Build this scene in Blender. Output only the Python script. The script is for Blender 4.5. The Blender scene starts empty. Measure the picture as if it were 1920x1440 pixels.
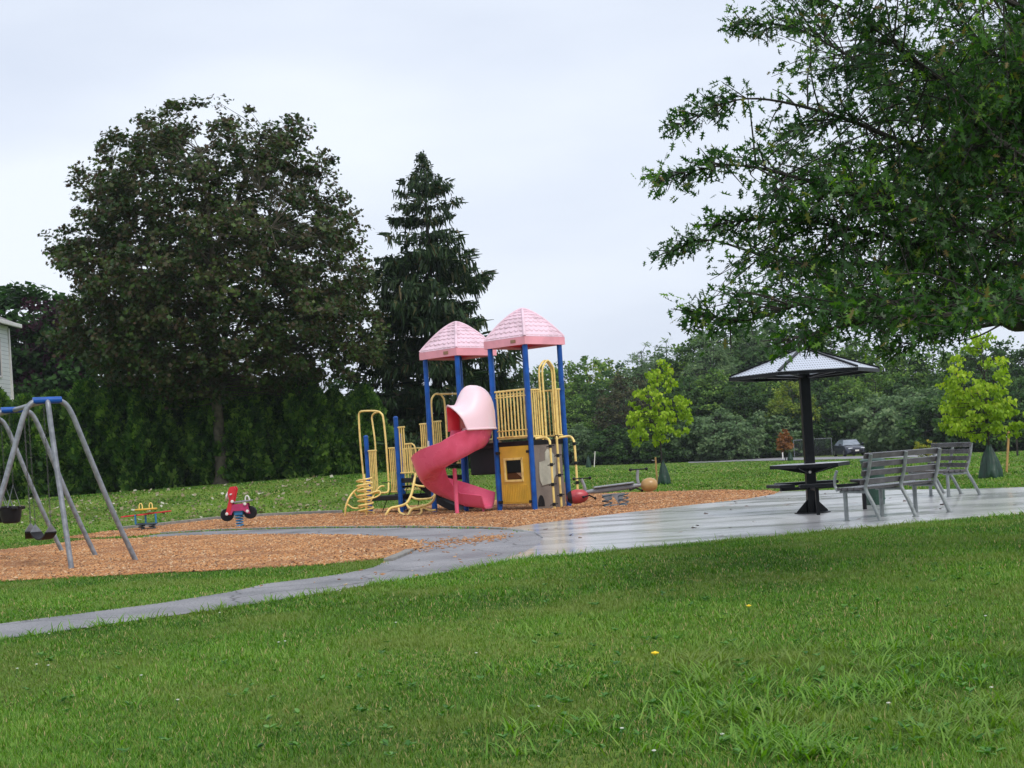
import bpy, math, random
import numpy as np
from mathutils import Vector, Matrix
random.seed(7); RNG = np.random.default_rng(7)
R = math.radians
scn = bpy.context.scene
C = scn.collection

# ------------------------------------------------------------------ camera
F = 2660.0; CX, CY = 960.0, 850.0; EYE = 1.25; ROLL = R(3.55)
cs, sn = math.cos(ROLL), math.sin(ROLL)
cam_d = bpy.data.cameras.new("camera"); cam = bpy.data.objects.new("camera", cam_d); C.objects.link(cam)
cam_d.sensor_width = 36; cam_d.lens = 36 * F / 1920
cam_d.shift_y = (CY - 720) / 1920
cam_d.clip_start = 0.1; cam_d.clip_end = 6000
cam.matrix_world = Matrix.Translation((0, 0, EYE)) @ Matrix.Rotation(R(90), 4, 'X') @ Matrix.Rotation(-ROLL, 4, 'Z')
scn.camera = cam

# ------------------------------------------------------------------ sky, sun, exposure
SUN_EL, SUN_AZ = R(52), R(150)       # azimuth clockwise from +Y (view direction)
w = bpy.data.worlds.new("World"); scn.world = w; w.use_nodes = True
nt = w.node_tree; nt.nodes.clear()
def N(tree, t, **k):
    n = tree.nodes.new(t)
    for a, b in k.items(): setattr(n, a, b)
    return n
out = N(nt, 'ShaderNodeOutputWorld'); bg = N(nt, 'ShaderNodeBackground')
sky = N(nt, 'ShaderNodeTexSky', sky_type='NISHITA'); sky.sun_disc = False
sky.sun_elevation = SUN_EL; sky.sun_rotation = SUN_AZ; sky.air_density = 1.0; sky.dust_density = 4.0
tc = N(nt, 'ShaderNodeTexCoord'); mp = N(nt, 'ShaderNodeMapping'); mp.inputs['Scale'].default_value = (1, 1, 3.2)
nz = N(nt, 'ShaderNodeTexNoise'); nz.inputs['Scale'].default_value = 1.9; nz.inputs['Detail'].default_value = 5; nz.inputs['Roughness'].default_value = 0.45
cr = N(nt, 'ShaderNodeValToRGB')
cr.color_ramp.elements[0].position = 0.38; cr.color_ramp.elements[0].color = (6.0, 6.6, 7.75, 1)
cr.color_ramp.elements[1].position = 0.62; cr.color_ramp.elements[1].color = (7.65, 8.15, 9.0, 1)
mx = N(nt, 'ShaderNodeMix', data_type='RGBA'); mx.inputs[0].default_value = 0.9
nt.links.new(tc.outputs['Generated'], mp.inputs['Vector']); nt.links.new(mp.outputs[0], nz.inputs['Vector'])
nt.links.new(nz.outputs['Fac'], cr.inputs[0]); nt.links.new(sky.outputs[0], mx.inputs[6]); nt.links.new(cr.outputs[0], mx.inputs[7])
nt.links.new(mx.outputs[2], bg.inputs[0]); bg.inputs[1].default_value = 0.10
nt.links.new(bg.outputs[0], out.inputs[0])
sd = bpy.data.lights.new("sun", 'SUN'); sd.energy = 1.5; sd.angle = R(26); sd.color = (1, 0.95, 0.88)
so = bpy.data.objects.new("sun", sd); C.objects.link(so)
sdir = Vector((math.sin(SUN_AZ) * math.cos(SUN_EL), math.cos(SUN_AZ) * math.cos(SUN_EL), math.sin(SUN_EL)))
so.rotation_euler = (-sdir).to_track_quat('-Z', 'Y').to_euler(); so.location = (0, 0, 60)
scn.view_settings.view_transform = 'Standard'; scn.view_settings.look = 'None'
scn.view_settings.exposure = 0.36; scn.view_settings.gamma = 1.0; scn.view_settings.use_curve_mapping = False
scn.cycles.max_bounces = 6; scn.cycles.transparent_max_bounces = 4

# ------------------------------------------------------------------ geometry of the place
def sst(a, b, x):
    t = np.clip((np.asarray(x, float) - a) / (b - a), 0, 1); return t * t * (3 - 2 * t)
def tz(x, y):
    x = np.asarray(x, float); y = np.asarray(y, float)
    berm = sst(36.5, 51, y) * (0.80 - 0.014 * np.clip(-x - 6, 0, 30)) * (1 - sst(-4, 7, x))
    ang = x / np.maximum(y, 1)
    far = sst(46, 120, y) * (0.25 + 2.6 * np.clip(ang - 0.03, -0.03, 0.4)) * sst(-8, 8, x)
    swale = 0.10 * sst(15.5, 10, y) * sst(-1, 3, x) * 0 
    return berm - far + swale
def ray(px, py):
    dx, dy = px - CX, py - CY
    return np.array([(dx * cs - dy * sn) / F, 1.0, -(dx * sn + dy * cs) / F])
def PD(px, py, D):
    r = ray(px, py); return np.array([r[0] * D, D, EYE + r[2] * D])
def G(px, py):
    r = ray(px, py)
    if r[2] < 0 and EYE / -r[2] < 36: return np.array([r[0], 1, 0]) * EYE / -r[2]
    D = 35.0
    while D < 900:
        if EYE + r[2] * D <= float(tz(r[0] * D, D)): break
        D *= 1.003
    return np.array([r[0] * D, D, float(tz(r[0] * D, D))])
def plane_hit(px, py, O, n):
    r = ray(px, py); o = np.array([0, 0, EYE]); t = np.dot(np.array(O) - o, n) / np.dot(r, n); return o + r * t
def toPix(P):
    P = np.asarray(P, float); X = P[..., 0] / P[..., 1] * F; Y = (EYE - P[..., 2]) / P[..., 1] * F
    return CX + X * cs + Y * sn, CY - X * sn + Y * cs

# ------------------------------------------------------------------ object helpers
OFS = {}
def link(o, parent=None):
    C.objects.link(o)
    if parent is not None: o.parent = parent
def thing(name, label, cat, loc=(0, 0, 0), group=None):
    o = bpy.data.objects.new(name, None); link(o); o.location = loc
    o.empty_display_size = 0.2
    o['label'] = label; o['category'] = cat
    if group: o['group'] = group
    OFS[o.name] = np.array(loc, float); return o
def tag(o, label=None, cat=None, group=None, kind=None):
    for k, v in (('label', label), ('category', cat), ('group', group), ('kind', kind)):
        if v: o[k] = v
    return o
def mesh_obj(name, V, Fc, mat, parent=None, smooth=False, attrs=None):
    V = np.asarray(V, float).reshape(-1, 3)
    off = OFS[parent.name] if parent is not None else np.zeros(3)
    me = bpy.data.meshes.new(name); me.from_pydata((V - off).tolist(), [], [tuple(int(i) for i in f) for f in Fc])
    if smooth: me.polygons.foreach_set('use_smooth', [True] * len(me.polygons))
    if mat: me.materials.append(mat)
    me.update()
    o = bpy.data.objects.new(name, me); link(o, parent); OFS[o.name] = off; return o
def scatter(name, tv, tf, pos, rot, scl, mat, parent=None, rnd=None, smooth=False):
    """one mesh of many small copies of a template (leaves, blades, chips, needles)"""
    tv = np.asarray(tv, float); T = len(tv); n = len(pos)
    off = OFS[parent.name] if parent is not None else np.zeros(3)
    scl = np.asarray(scl, float)
    if scl.ndim == 1: scl = scl[:, None]
    loc = tv[None] * scl[:, None, :]
    V = np.einsum('nij,ntj->nti', rot, loc) + (np.asarray(pos) - off)[:, None, :]
    V = V.reshape(-1, 3)
    lens = [len(f) for f in tf]; flat = np.concatenate([np.array(f) for f in tf])
    loops = (flat[None] + (np.arange(n) * T)[:, None]).ravel().astype(np.int32)
    tot = np.tile(np.array(lens, np.int32), n); start = np.concatenate([[0], np.cumsum(tot)[:-1]]).astype(np.int32)
    me = bpy.data.meshes.new(name); me.vertices.add(len(V)); me.loops.add(len(loops)); me.polygons.add(len(tot))
    me.vertices.foreach_set('co', V.ravel().astype(np.float32)); me.loops.foreach_set('vertex_index', loops)
    me.polygons.foreach_set('loop_start', start); me.polygons.foreach_set('loop_total', tot)
    if smooth: me.polygons.foreach_set('use_smooth', np.ones(len(tot), bool))
    a = me.attributes.new('rnd', 'FLOAT', 'POINT')
    if rnd is None: rnd = RNG.random(n)
    a.data.foreach_set('value', np.repeat(rnd, T).astype(np.float32))
    me.update(calc_edges=True); me.validate()
    me.materials.append(mat)
    o = bpy.data.objects.new(name, me); link(o, parent); OFS[o.name] = off; return o
def frames(nrm, spin=None):
    nrm = nrm / np.linalg.norm(nrm, axis=1, keepdims=True); n = len(nrm)
    if spin is None: spin = RNG.random(n) * 2 * np.pi
    ref = np.where(np.abs(nrm[:, 2:3]) < 0.95, np.array([[0, 0, 1.0]]), np.array([[1.0, 0, 0]]))
    t = np.cross(ref, nrm); t /= np.linalg.norm(t, axis=1, keepdims=True); b = np.cross(nrm, t)
    c, s = np.cos(spin)[:, None], np.sin(spin)[:, None]
    return np.stack([t * c + b * s, -t * s + b * c, nrm], axis=2)
def frames_dir(d, roll=None):
    """y axis of the template along d"""
    d = d / np.linalg.norm(d, axis=1, keepdims=True); n = len(d)
    r = RNG.normal(size=(n, 3)) if roll is None else roll
    x = np.cross(d, r); x /= np.linalg.norm(x, axis=1, keepdims=True) + 1e-9
    return np.stack([x, d, np.cross(x, d)], axis=2)
def unit(v): v = np.asarray(v, float); return v / (np.linalg.norm(v) + 1e-12)
def smooth_path(P, sub=6):
    P = [np.asarray(p, float) for p in P]
    if len(P) < 3: return P
    Q = [2 * P[0] - P[1]] + P + [2 * P[-1] - P[-2]]; o = []
    for i in range(1, len(Q) - 2):
        a, b, c, d = Q[i - 1:i + 3]
        for k in range(sub):
            t = k / sub
            o.append(0.5 * (2 * b + (c - a) * t + (2 * a - 5 * b + 4 * c - d) * t * t + (3 * b - a - 3 * c + d) * t ** 3))
    o.append(P[-1]); return o
class MB:
    def __init__(s): s.V = []; s.F = []
    def add(s, V, Fc):
        b = len(s.V); s.V += [np.asarray(v, float) for v in V]; s.F += [tuple(b + i for i in f) for f in Fc]; return s
    def tube(s, P, r, n=8, cap=True):
        P = [np.asarray(p, float) for p in P]; m = len(P)
        rs = r if hasattr(r, '__len__') else [r] * m
        up = np.array([0.13, 0.31, 0.94]); V = []; x = None
        for i, p in enumerate(P):
            t = unit(P[min(i + 1, m - 1)] - P[max(i - 1, 0)])
            if x is None:
                x = np.cross(t, up)
                if np.linalg.norm(x) < 0.1: x = np.cross(t, np.array([1.0, 0, 0]))
            x = unit(x - t * np.dot(x, t)); y = np.cross(t, x)
            for k in range(n):
                a = 2 * math.pi * k / n; V.append(p + rs[i] * (math.cos(a) * x + math.sin(a) * y))
        Fc = [(i * n + k, i * n + (k + 1) % n, (i + 1) * n + (k + 1) % n, (i + 1) * n + k) for i in range(m - 1) for k in range(n)]
        if cap: Fc += [tuple(range(n))[::-1], tuple((m - 1) * n + k for k in range(n))]
        return s.add(V, Fc)
    def box(s, c, size, ax=None, bevel=0.0):
        c = np.asarray(c, float); h = np.asarray(size, float) / 2
        A = np.eye(3) if ax is None else np.asarray(ax, float)      # rows are axes
        b = min(bevel, *(h * 0.49)) if bevel > 0 else 0
        if b == 0:
            V = [c + A[0] * h[0] * i + A[1] * h[1] * j + A[2] * h[2] * k for k in (-1, 1) for j in (-1, 1) for i in (-1, 1)]
            return s.add(V, [(0, 2, 3, 1), (4, 5, 7, 6), (0, 1, 5, 4), (2, 6, 7, 3), (0, 4, 6, 2), (1, 3, 7, 5)])
        V = []; idx = {}
        for k in (-1, 1):
            for j in (-1, 1):
                for i in (-1, 1):
                    for a in range(3):
                        q = [h[0] * i, h[1] * j, h[2] * k]
                        for e in range(3):
                            if e != a: q[e] -= b * (i, j, k)[e]
                        idx[(i, j, k, a)] = len(V); V.append(c + A[0] * q[0] + A[1] * q[1] + A[2] * q[2])
        Fc = []
        def g(i, j, k, a): return idx[(i, j, k, a)]
        for t in (-1, 1):
            Fc += [(g(t, -1, -1, 0), g(t, 1, -1, 0), g(t, 1, 1, 0), g(t, -1, 1, 0)), (g(-1, t, -1, 1), g(1, t, -1, 1), g(1, t, 1, 1), g(-1, t, 1, 1)),
                   (g(-1, -1, t, 2), g(1, -1, t, 2), g(1, 1, t, 2), g(-1, 1, t, 2))]
        for p in (-1, 1):
            for q in (-1, 1):
                Fc += [(g(p, q, -1, 0), g(p, q, 1, 0), g(p, q, 1, 1), g(p, q, -1, 1)), (g(p, -1, q, 0), g(p, 1, q, 0), g(p, 1, q, 2), g(p, -1, q, 2)),
                       (g(-1, p, q, 1), g(1, p, q, 1), g(1, p, q, 2), g(-1, p, q, 2))]
                for t in (-1, 1): Fc.append((g(p, q, t, 0), g(p, q, t, 1), g(p, q, t, 2)))
        return s.add(V, Fc)
    def prism(s, pts, d):
        """closed outline pts extruded by vector d"""
        n = len(pts); d = np.asarray(d, float); V = [np.asarray(p, float) for p in pts]; V += [v + d for v in V]
        return s.add(V, [tuple(range(n))[::-1], tuple(range(n, 2 * n))] + [(i, (i + 1) % n, n + (i + 1) % n, n + i) for i in range(n)])
    def lathe(s, c, prof, n=24, ax=(0, 0, 1), wob=None):
        c = np.asarray(c, float); az = unit(ax); x = unit(np.cross(az, [0.3, 0.9, 0.1])); y = np.cross(az, x); V = []
        for j, (r, z) in enumerate(prof):
            for k in range(n):
                a = 2 * math.pi * k / n; rr = r * (1 + (wob(a, j) if wob else 0)); V.append(c + az * z + rr * (math.cos(a) * x + math.sin(a) * y))
        m = len(prof)
        return s.add(V, [(i * n + k, i * n + (k + 1) % n, (i + 1) * n + (k + 1) % n, (i + 1) * n + k) for i in range(m - 1) for k in range(n)] + [tuple(range(n))[::-1], tuple((m - 1) * n + k for k in range(n))])
    def ball(s, c, r, n=12, m=8):
        r = np.asarray(r if hasattr(r, '__len__') else [r] * 3, float); V = []
        for j in range(1, m):
            t = math.pi * j / m
            for k in range(n):
                a = 2 * math.pi * k / n; V.append(np.asarray(c) + r * np.array([math.sin(t) * math.cos(a), math.sin(t) * math.sin(a), math.cos(t)]))
        V += [np.asarray(c) + r * np.array([0, 0, 1]), np.asarray(c) - r * np.array([0, 0, 1])]; q = (m - 1) * n
        Fc = [(j * n + k, (j + 1) * n + k, (j + 1) * n + (k + 1) % n, j * n + (k + 1) % n) for j in range(m - 2) for k in range(n)]
        Fc += [(q, k, (k + 1) % n) for k in range(n)] + [(q + 1, (m - 2) * n + (k + 1) % n, (m - 2) * n + k) for k in range(n)]
        return s.add(V, Fc)
    def build(s, name, mat, parent=None, smooth=False):
        o = mesh_obj(name, s.V, s.F, mat, parent, smooth)
        if smooth:
            try:
                me = o.data; ang = R(42)
                import bmesh
                bm = bmesh.new(); bm.from_mesh(me)
                bmesh.ops.recalc_face_normals(bm, faces=bm.faces)
                for e in bm.edges:
                    if len(e.link_faces) == 2 and e.calc_face_angle(0) > ang: e.smooth = False
                bm.to_mesh(me); bm.free()
            except Exception: pass
        return o
def copy_tree(o, parent=None):
    c = o.copy(); C.objects.link(c)
    if parent is not None: c.parent = parent
    for ch in list(o.children): copy_tree(ch, c)
    return c

# ------------------------------------------------------------------ materials
def new_mat(name):
    m = bpy.data.materials.new(name); m.use_nodes = True; t = m.node_tree
    return m, t, t.nodes['Principled BSDF'], t.nodes['Material Output']
def mk(name, col, rough=0.5, var=0.12, scale=6, metal=0.0, bump=0.0, spec=0.5, bscale=None, dirt=None):
    m, t, p, o = new_mat(name)
    tcn = N(t, 'ShaderNodeTexCoord'); n = N(t, 'ShaderNodeTexNoise'); n.inputs['Scale'].default_value = scale; n.inputs['Detail'].default_value = 6
    t.links.new(tcn.outputs['Object'], n.inputs['Vector'])
    r = N(t, 'ShaderNodeValToRGB'); e = r.color_ramp.elements
    c = np.array(col); lo = c * (1 - var); hi = np.minimum(c * (1 + var), 1)
    if dirt is not None: lo = np.array(dirt)
    e[0].position = 0.32; e[0].color = (*lo, 1); e[1].position = 0.62 if dirt is None else 0.5; e[1].color = (*hi, 1)
    t.links.new(n.outputs['Fac'], r.inputs[0]); t.links.new(r.outputs[0], p.inputs['Base Color'])
    p.inputs['Metallic'].default_value = metal; p.inputs['Specular IOR Level'].default_value = spec
    mr = N(t, 'ShaderNodeMapRange'); mr.inputs[3].default_value = max(rough - 0.1, 0.03); mr.inputs[4].default_value = min(rough + 0.12, 1)
    t.links.new(n.outputs['Fac'], mr.inputs[0]); t.links.new(mr.outputs[0], p.inputs['Roughness'])
    if bump:
        n2 = N(t, 'ShaderNodeTexNoise'); n2.inputs['Scale'].default_value = bscale or scale * 8; n2.inputs['Detail'].default_value = 4
        t.links.new(tcn.outputs['Object'], n2.inputs['Vector'])
        b = N(t, 'ShaderNodeBump'); b.inputs['Strength'].default_value = bump; b.inputs['Distance'].default_value = 0.02
        t.links.new(n2.outputs['Fac'], b.inputs['Height']); t.links.new(b.outputs[0], p.inputs['Normal'])
    return m
def leafmat(name, cols, trans=0.3, rough=0.45, patch=None, pscale=0.5, spec=0.4):
    """colour per leaf from the 'rnd' attribute, optionally shifted by soft patches"""
    m, t, p, o = new_mat(name)
    a = N(t, 'ShaderNodeAttribute', attribute_name='rnd')
    r = N(t, 'ShaderNodeValToRGB'); e = r.color_ramp.elements
    while len(e) < len(cols): e.new(0.5)
    for i, (pos, c) in enumerate(cols): e[i].position = pos; e[i].color = (*c, 1)
    t.links.new(a.outputs['Fac'], r.inputs[0]); colout = r.outputs[0]
    if patch:
        geo = N(t, 'ShaderNodeNewGeometry'); n = N(t, 'ShaderNodeTexNoise'); n.inputs['Scale'].default_value = pscale; n.inputs['Detail'].default_value = 4
        t.links.new(geo.outputs['Position'], n.inputs['Vector'])
        r2 = N(t, 'ShaderNodeValToRGB'); r2.color_ramp.elements[0].position = 0.46; r2.color_ramp.elements[0].color = (0, 0, 0, 1)
        r2.color_ramp.elements[1].position = 0.66; r2.color_ramp.elements[1].color = (0.8, 0.8, 0.8, 1)
        t.links.new(n.outputs['Fac'], r2.inputs[0])
        mxn = N(t, 'ShaderNodeMix', data_type='RGBA'); t.links.new(r2.outputs[0], mxn.inputs[0]); t.links.new(colout, mxn.inputs[6]); mxn.inputs[7].default_value = (*patch, 1)
        colout = mxn.outputs[2]
    t.links.new(colout, p.inputs['Base Color']); p.inputs['Roughness'].default_value = rough; p.inputs['Specular IOR Level'].default_value = spec
    if trans > 0:
        tr = N(t, 'ShaderNodeBsdfTranslucent'); ms = N(t, 'ShaderNodeMixShader'); ms.inputs[0].default_value = trans
        hs = N(t, 'ShaderNodeHueSaturation'); hs.inputs['Saturation'].default_value = 1.15; hs.inputs['Value'].default_value = 1.5
        t.links.new(colout, hs.inputs['Color']); t.links.new(hs.outputs[0], tr.inputs[0])
        t.links.new(p.outputs[0], ms.inputs[1]); t.links.new(tr.outputs[0], ms.inputs[2]); t.links.new(ms.outputs[0], o.inputs['Surface'])
    return m
M = {}
M['blue'] = mk('blue_paint', (0.006, 0.075, 0.33), 0.38, 0.25, 4, spec=0.3)
M['yellow'] = mk('yellow_paint', (0.80, 0.60, 0.20), 0.4, 0.1, 9, dirt=(0.66, 0.45, 0.14))
M['yellowpanel'] = mk('yellow_panel', (0.70, 0.43, 0.045), 0.45, 0.12, 3)
M['pinkroof'] = mk('faded_pink_roof', (0.74, 0.53, 0.61), 0.5, 0.08, 3, dirt=(0.62, 0.44, 0.50))
M['pinkfascia'] = mk('pink_fascia', (0.80, 0.34, 0.40), 0.45, 0.1, 3)
M['redunder'] = mk('red_underside', (0.62, 0.03, 0.05), 0.5, 0.15, 4)
M['pinkslide'] = mk('pink_slide', (0.80, 0.125, 0.235), 0.26, 0.10, 2.2, dirt=(0.74, 0.085, 0.17))
M['hood'] = mk('faded_hood', (0.82, 0.58, 0.63), 0.35, 0.08, 1.6, dirt=(0.80, 0.70, 0.74))
M['black'] = mk('black_plastic', (0.010, 0.010, 0.012), 0.5, 0.3, 8, spec=0.25)
M['blackmetal'] = mk('black_metal', (0.005, 0.006, 0.008), 0.4, 0.3, 8, spec=0.2)
M['taupe'] = mk('taupe_panel', (0.20, 0.165, 0.14), 0.6, 0.15, 3, bump=0.2)
M['cream'] = mk('cream_panel', (0.44, 0.43, 0.35), 0.6, 0.15, 5, bump=0.3)
M['tan'] = mk('tan_slide', (0.26, 0.15, 0.08), 0.5, 0.15, 4)
M['galv'] = mk('galvanised_steel', (0.22, 0.235, 0.26), 0.42, 0.25, 12, metal=0.35)
M['benchframe'] = mk('bench_frame', (0.20, 0.22, 0.22), 0.4, 0.2, 14, metal=0.3)
M['slat'] = mk('bench_slat', (0.065, 0.06, 0.063), 0.2, 0.3, 5, bump=0.25, bscale=60)
M['canopy'] = None
M['woodstake'] = mk('wood_stake', (0.42, 0.25, 0.09), 0.7, 0.2, 9)
M['bag'] = mk('green_bag', (0.004, 0.034, 0.016), 0.35, 0.3, 7, bump=0.7, bscale=9)
M['bin'] = mk('green_bin', (0.01, 0.05, 0.03), 0.4, 0.2, 6)
M['bark'] = mk('bark', (0.075, 0.066, 0.045), 0.9, 0.5, 5, bump=1.0, bscale=22)
M['barkdark'] = mk('dark_bark', (0.028, 0.024, 0.02), 0.9, 0.4, 5, bump=0.8)
M['chainsteel'] = mk('chain_steel', (0.09, 0.09, 0.095), 0.5, 0.2, 9, metal=0.4)
M['redhood'] = mk('red_hood_inside', (0.75, 0.05, 0.07), 0.4, 0.1, 4)
M['red'] = mk('red_plastic', (0.55, 0.02, 0.03), 0.35, 0.15, 6)
M['magenta'] = mk('magenta_plastic', (0.42, 0.03, 0.12), 0.4, 0.15, 6)
M['springblue'] = mk('spring_blue', (0.03, 0.20, 0.42), 0.4, 0.2, 6)
M['springdark'] = mk('spring_dark', (0.05, 0.09, 0.12), 0.4, 0.2, 6)
M['white'] = mk('white_plastic', (0.7, 0.68, 0.64), 0.4, 0.1, 6)
M['tanpod'] = mk('tan_pod', (0.40, 0.24, 0.09), 0.3, 0.15, 5)
M['redpod'] = mk('red_pod', (0.40, 0.05, 0.06), 0.3, 0.2, 5)
M['greyplast'] = mk('grey_beam', (0.24, 0.25, 0.27), 0.3, 0.15, 5)

# ---- ground materials
def ground_mat():
    m, t, p, o = new_mat('lawn_soil')
    g = N(t, 'ShaderNodeNewGeometry'); n1 = N(t, 'ShaderNodeTexNoise'); n1.inputs['Scale'].default_value = 0.35; n1.inputs['Detail'].default_value = 7
    mpn = N(t, 'ShaderNodeMapping'); mpn.inputs['Scale'].default_value = (1, 0.5, 1)
    t.links.new(g.outputs['Position'], mpn.inputs[0]); t.links.new(mpn.outputs[0], n1.inputs['Vector'])
    r = N(t, 'ShaderNodeValToRGB'); e = r.color_ramp.elements; e[0].position = 0.3; e[0].color = (0.075, 0.115, 0.022, 1); e[1].position = 0.7; e[1].color = (0.19, 0.27, 0.05, 1)
    t.links.new(n1.outputs['Fac'], r.inputs[0])
    n2 = N(t, 'ShaderNodeTexNoise'); n2.inputs['Scale'].default_value = 9; n2.inputs['Detail'].default_value = 6; t.links.new(g.outputs['Position'], n2.inputs['Vector'])
    mxn = N(t, 'ShaderNodeMix', data_type='RGBA', blend_type='MULTIPLY'); mxn.inputs[0].default_value = 0.8
    r3 = N(t, 'ShaderNodeValToRGB'); e = r3.color_ramp.elements; e[0].position = 0.3; e[0].color = (0.45, 0.45, 0.45, 1); e[1].position = 0.65; e[1].color = (1.25, 1.25, 1.2, 1)
    t.links.new(n2.outputs['Fac'], r3.inputs[0]); t.links.new(r.outputs[0], mxn.inputs[6]); t.links.new(r3.outputs[0], mxn.inputs[7])
    t.links.new(mxn.outputs[2], p.inputs['Base Color']); p.inputs['Roughness'].default_value = 0.9; p.inputs['Specular IOR Level'].default_value = 0.1
    b = N(t, 'ShaderNodeBump'); b.inputs['Strength'].default_value = 0.6; b.inputs['Distance'].default_value = 0.05
    t.links.new(n2.outputs['Fac'], b.inputs['Height']); t.links.new(b.outputs[0], p.inputs['Normal'])
    return m
def chips_mat():
    m, t, p, o = new_mat('wood_chip_bed')
    g = N(t, 'ShaderNodeNewGeometry'); v = N(t, 'ShaderNodeTexVoronoi'); v.inputs['Scale'].default_value = 26
    t.links.new(g.outputs['Position'], v.inputs['Vector'])
    r = N(t, 'ShaderNodeValToRGB'); e = r.color_ramp.elements; e[0].position = 0.1; e[0].color = (0.20, 0.075, 0.03, 1); e[1].position = 0.8; e[1].color = (0.52, 0.26, 0.11, 1)
    sp = N(t, 'ShaderNodeSeparateColor'); t.links.new(v.outputs['Color'], sp.inputs[0]); t.links.new(sp.outputs[0], r.inputs[0])
    n = N(t, 'ShaderNodeTexNoise'); n.inputs['Scale'].default_value = 1.3; n.inputs['Detail'].default_value = 5; t.links.new(g.outputs['Position'], n.inputs['Vector'])
    r2 = N(t, 'ShaderNodeValToRGB'); e = r2.color_ramp.elements; e[0].position = 0.35; e[0].color = (0.75, 0.7, 0.68, 1); e[1].position = 0.6; e[1].color = (1.1, 1.1, 1.1, 1)
    t.links.new(n.outputs['Fac'], r2.inputs[0])
    mxn = N(t, 'ShaderNodeMix', data_type='RGBA', blend_type='MULTIPLY'); mxn.inputs[0].default_value = 1
    t.links.new(r.outputs[0], mxn.inputs[6]); t.links.new(r2.outputs[0], mxn.inputs[7]); t.links.new(mxn.outputs[2], p.inputs['Base Color'])
    p.inputs['Roughness'].default_value = 0.85; p.inputs['Specular IOR Level'].default_value = 0.2
    b = N(t, 'ShaderNodeBump'); b.inputs['Strength'].default_value = 0.9; b.inputs['Distance'].default_value = 0.03
    t.links.new(v.outputs['Distance'], b.inputs['Height']); t.links.new(b.outputs[0], p.inputs['Normal'])
    return m
def asphalt_mat():
    m, t, p, o = new_mat('damp_asphalt')
    g = N(t, 'ShaderNodeNewGeometry'); n = N(t, 'ShaderNodeTexNoise'); n.inputs['Scale'].default_value = 1.1; n.inputs['Detail'].default_value = 8
    n2 = N(t, 'ShaderNodeTexNoise'); n2.inputs['Scale'].default_value = 55; n2.inputs['Detail'].default_value = 3
    v = N(t, 'ShaderNodeTexVoronoi'); v.feature = 'DISTANCE_TO_EDGE'; v.inputs['Scale'].default_value = 0.55
    mw = N(t, 'ShaderNodeVectorMath', operation='ADD'); sc = N(t, 'ShaderNodeVectorMath', operation='SCALE'); sc.inputs['Scale'].default_value = 0.8
    t.links.new(n.outputs['Color'], sc.inputs[0]); t.links.new(g.outputs['Position'], mw.inputs[0]); t.links.new(sc.outputs[0], mw.inputs[1]); t.links.new(mw.outputs[0], v.inputs['Vector'])
    for k in (n, n2): t.links.new(g.outputs['Position'], k.inputs['Vector'])
    r = N(t, 'ShaderNodeValToRGB'); e = r.color_ramp.elements; e[0].position = 0.3; e[0].color = (0.15, 0.15, 0.16, 1); e[1].position = 0.68; e[1].color = (0.29, 0.285, 0.30, 1)
    t.links.new(n.outputs['Fac'], r.inputs[0])
    r2 = N(t, 'ShaderNodeValToRGB'); e = r2.color_ramp.elements; e[0].position = 0.3; e[0].color = (0.6, 0.6, 0.6, 1); e[1].position = 0.6; e[1].color = (1.15, 1.15, 1.15, 1)
    t.links.new(n2.outputs['Fac'], r2.inputs[0])
    rc = N(t, 'ShaderNodeValToRGB'); e = rc.color_ramp.elements; e[0].position = 0.0; e[0].color = (0.35, 0.34, 0.33, 1); e[1].position = 0.012; e[1].color = (1, 1, 1, 1)
    t.links.new(v.outputs['Distance'], rc.inputs[0])
    a = N(t, 'ShaderNodeMix', data_type='RGBA', blend_type='MULTIPLY'); a.inputs[0].default_value = 1
    c = N(t, 'ShaderNodeMix', data_type='RGBA', blend_type='MULTIPLY'); c.inputs[0].default_value = 1
    t.links.new(r.outputs[0], a.inputs[6]); t.links.new(r2.outputs[0], a.inputs[7]); t.links.new(a.outputs[2], c.inputs[6]); t.links.new(rc.outputs[0], c.inputs[7])
    t.links.new(c.outputs[2], p.inputs['Base Color'])
    mr = N(t, 'ShaderNodeMapRange'); mr.inputs[1].default_value = 0.35; mr.inputs[2].default_value = 0.7; mr.inputs[3].default_value = 0.42; mr.inputs[4].default_value = 0.75
    t.links.new(n.outputs['Fac'], mr.inputs[0]); t.links.new(mr.outputs[0], p.inputs['Roughness'])
    b = N(t, 'ShaderNodeBump'); b.inputs['Strength'].default_value = 0.5; b.inputs['Distance'].default_value = 0.01
    t.links.new(n2.outputs['Fac'], b.inputs['Height']); t.links.new(b.outputs[0], p.inputs['Normal'])
    return m
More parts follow.
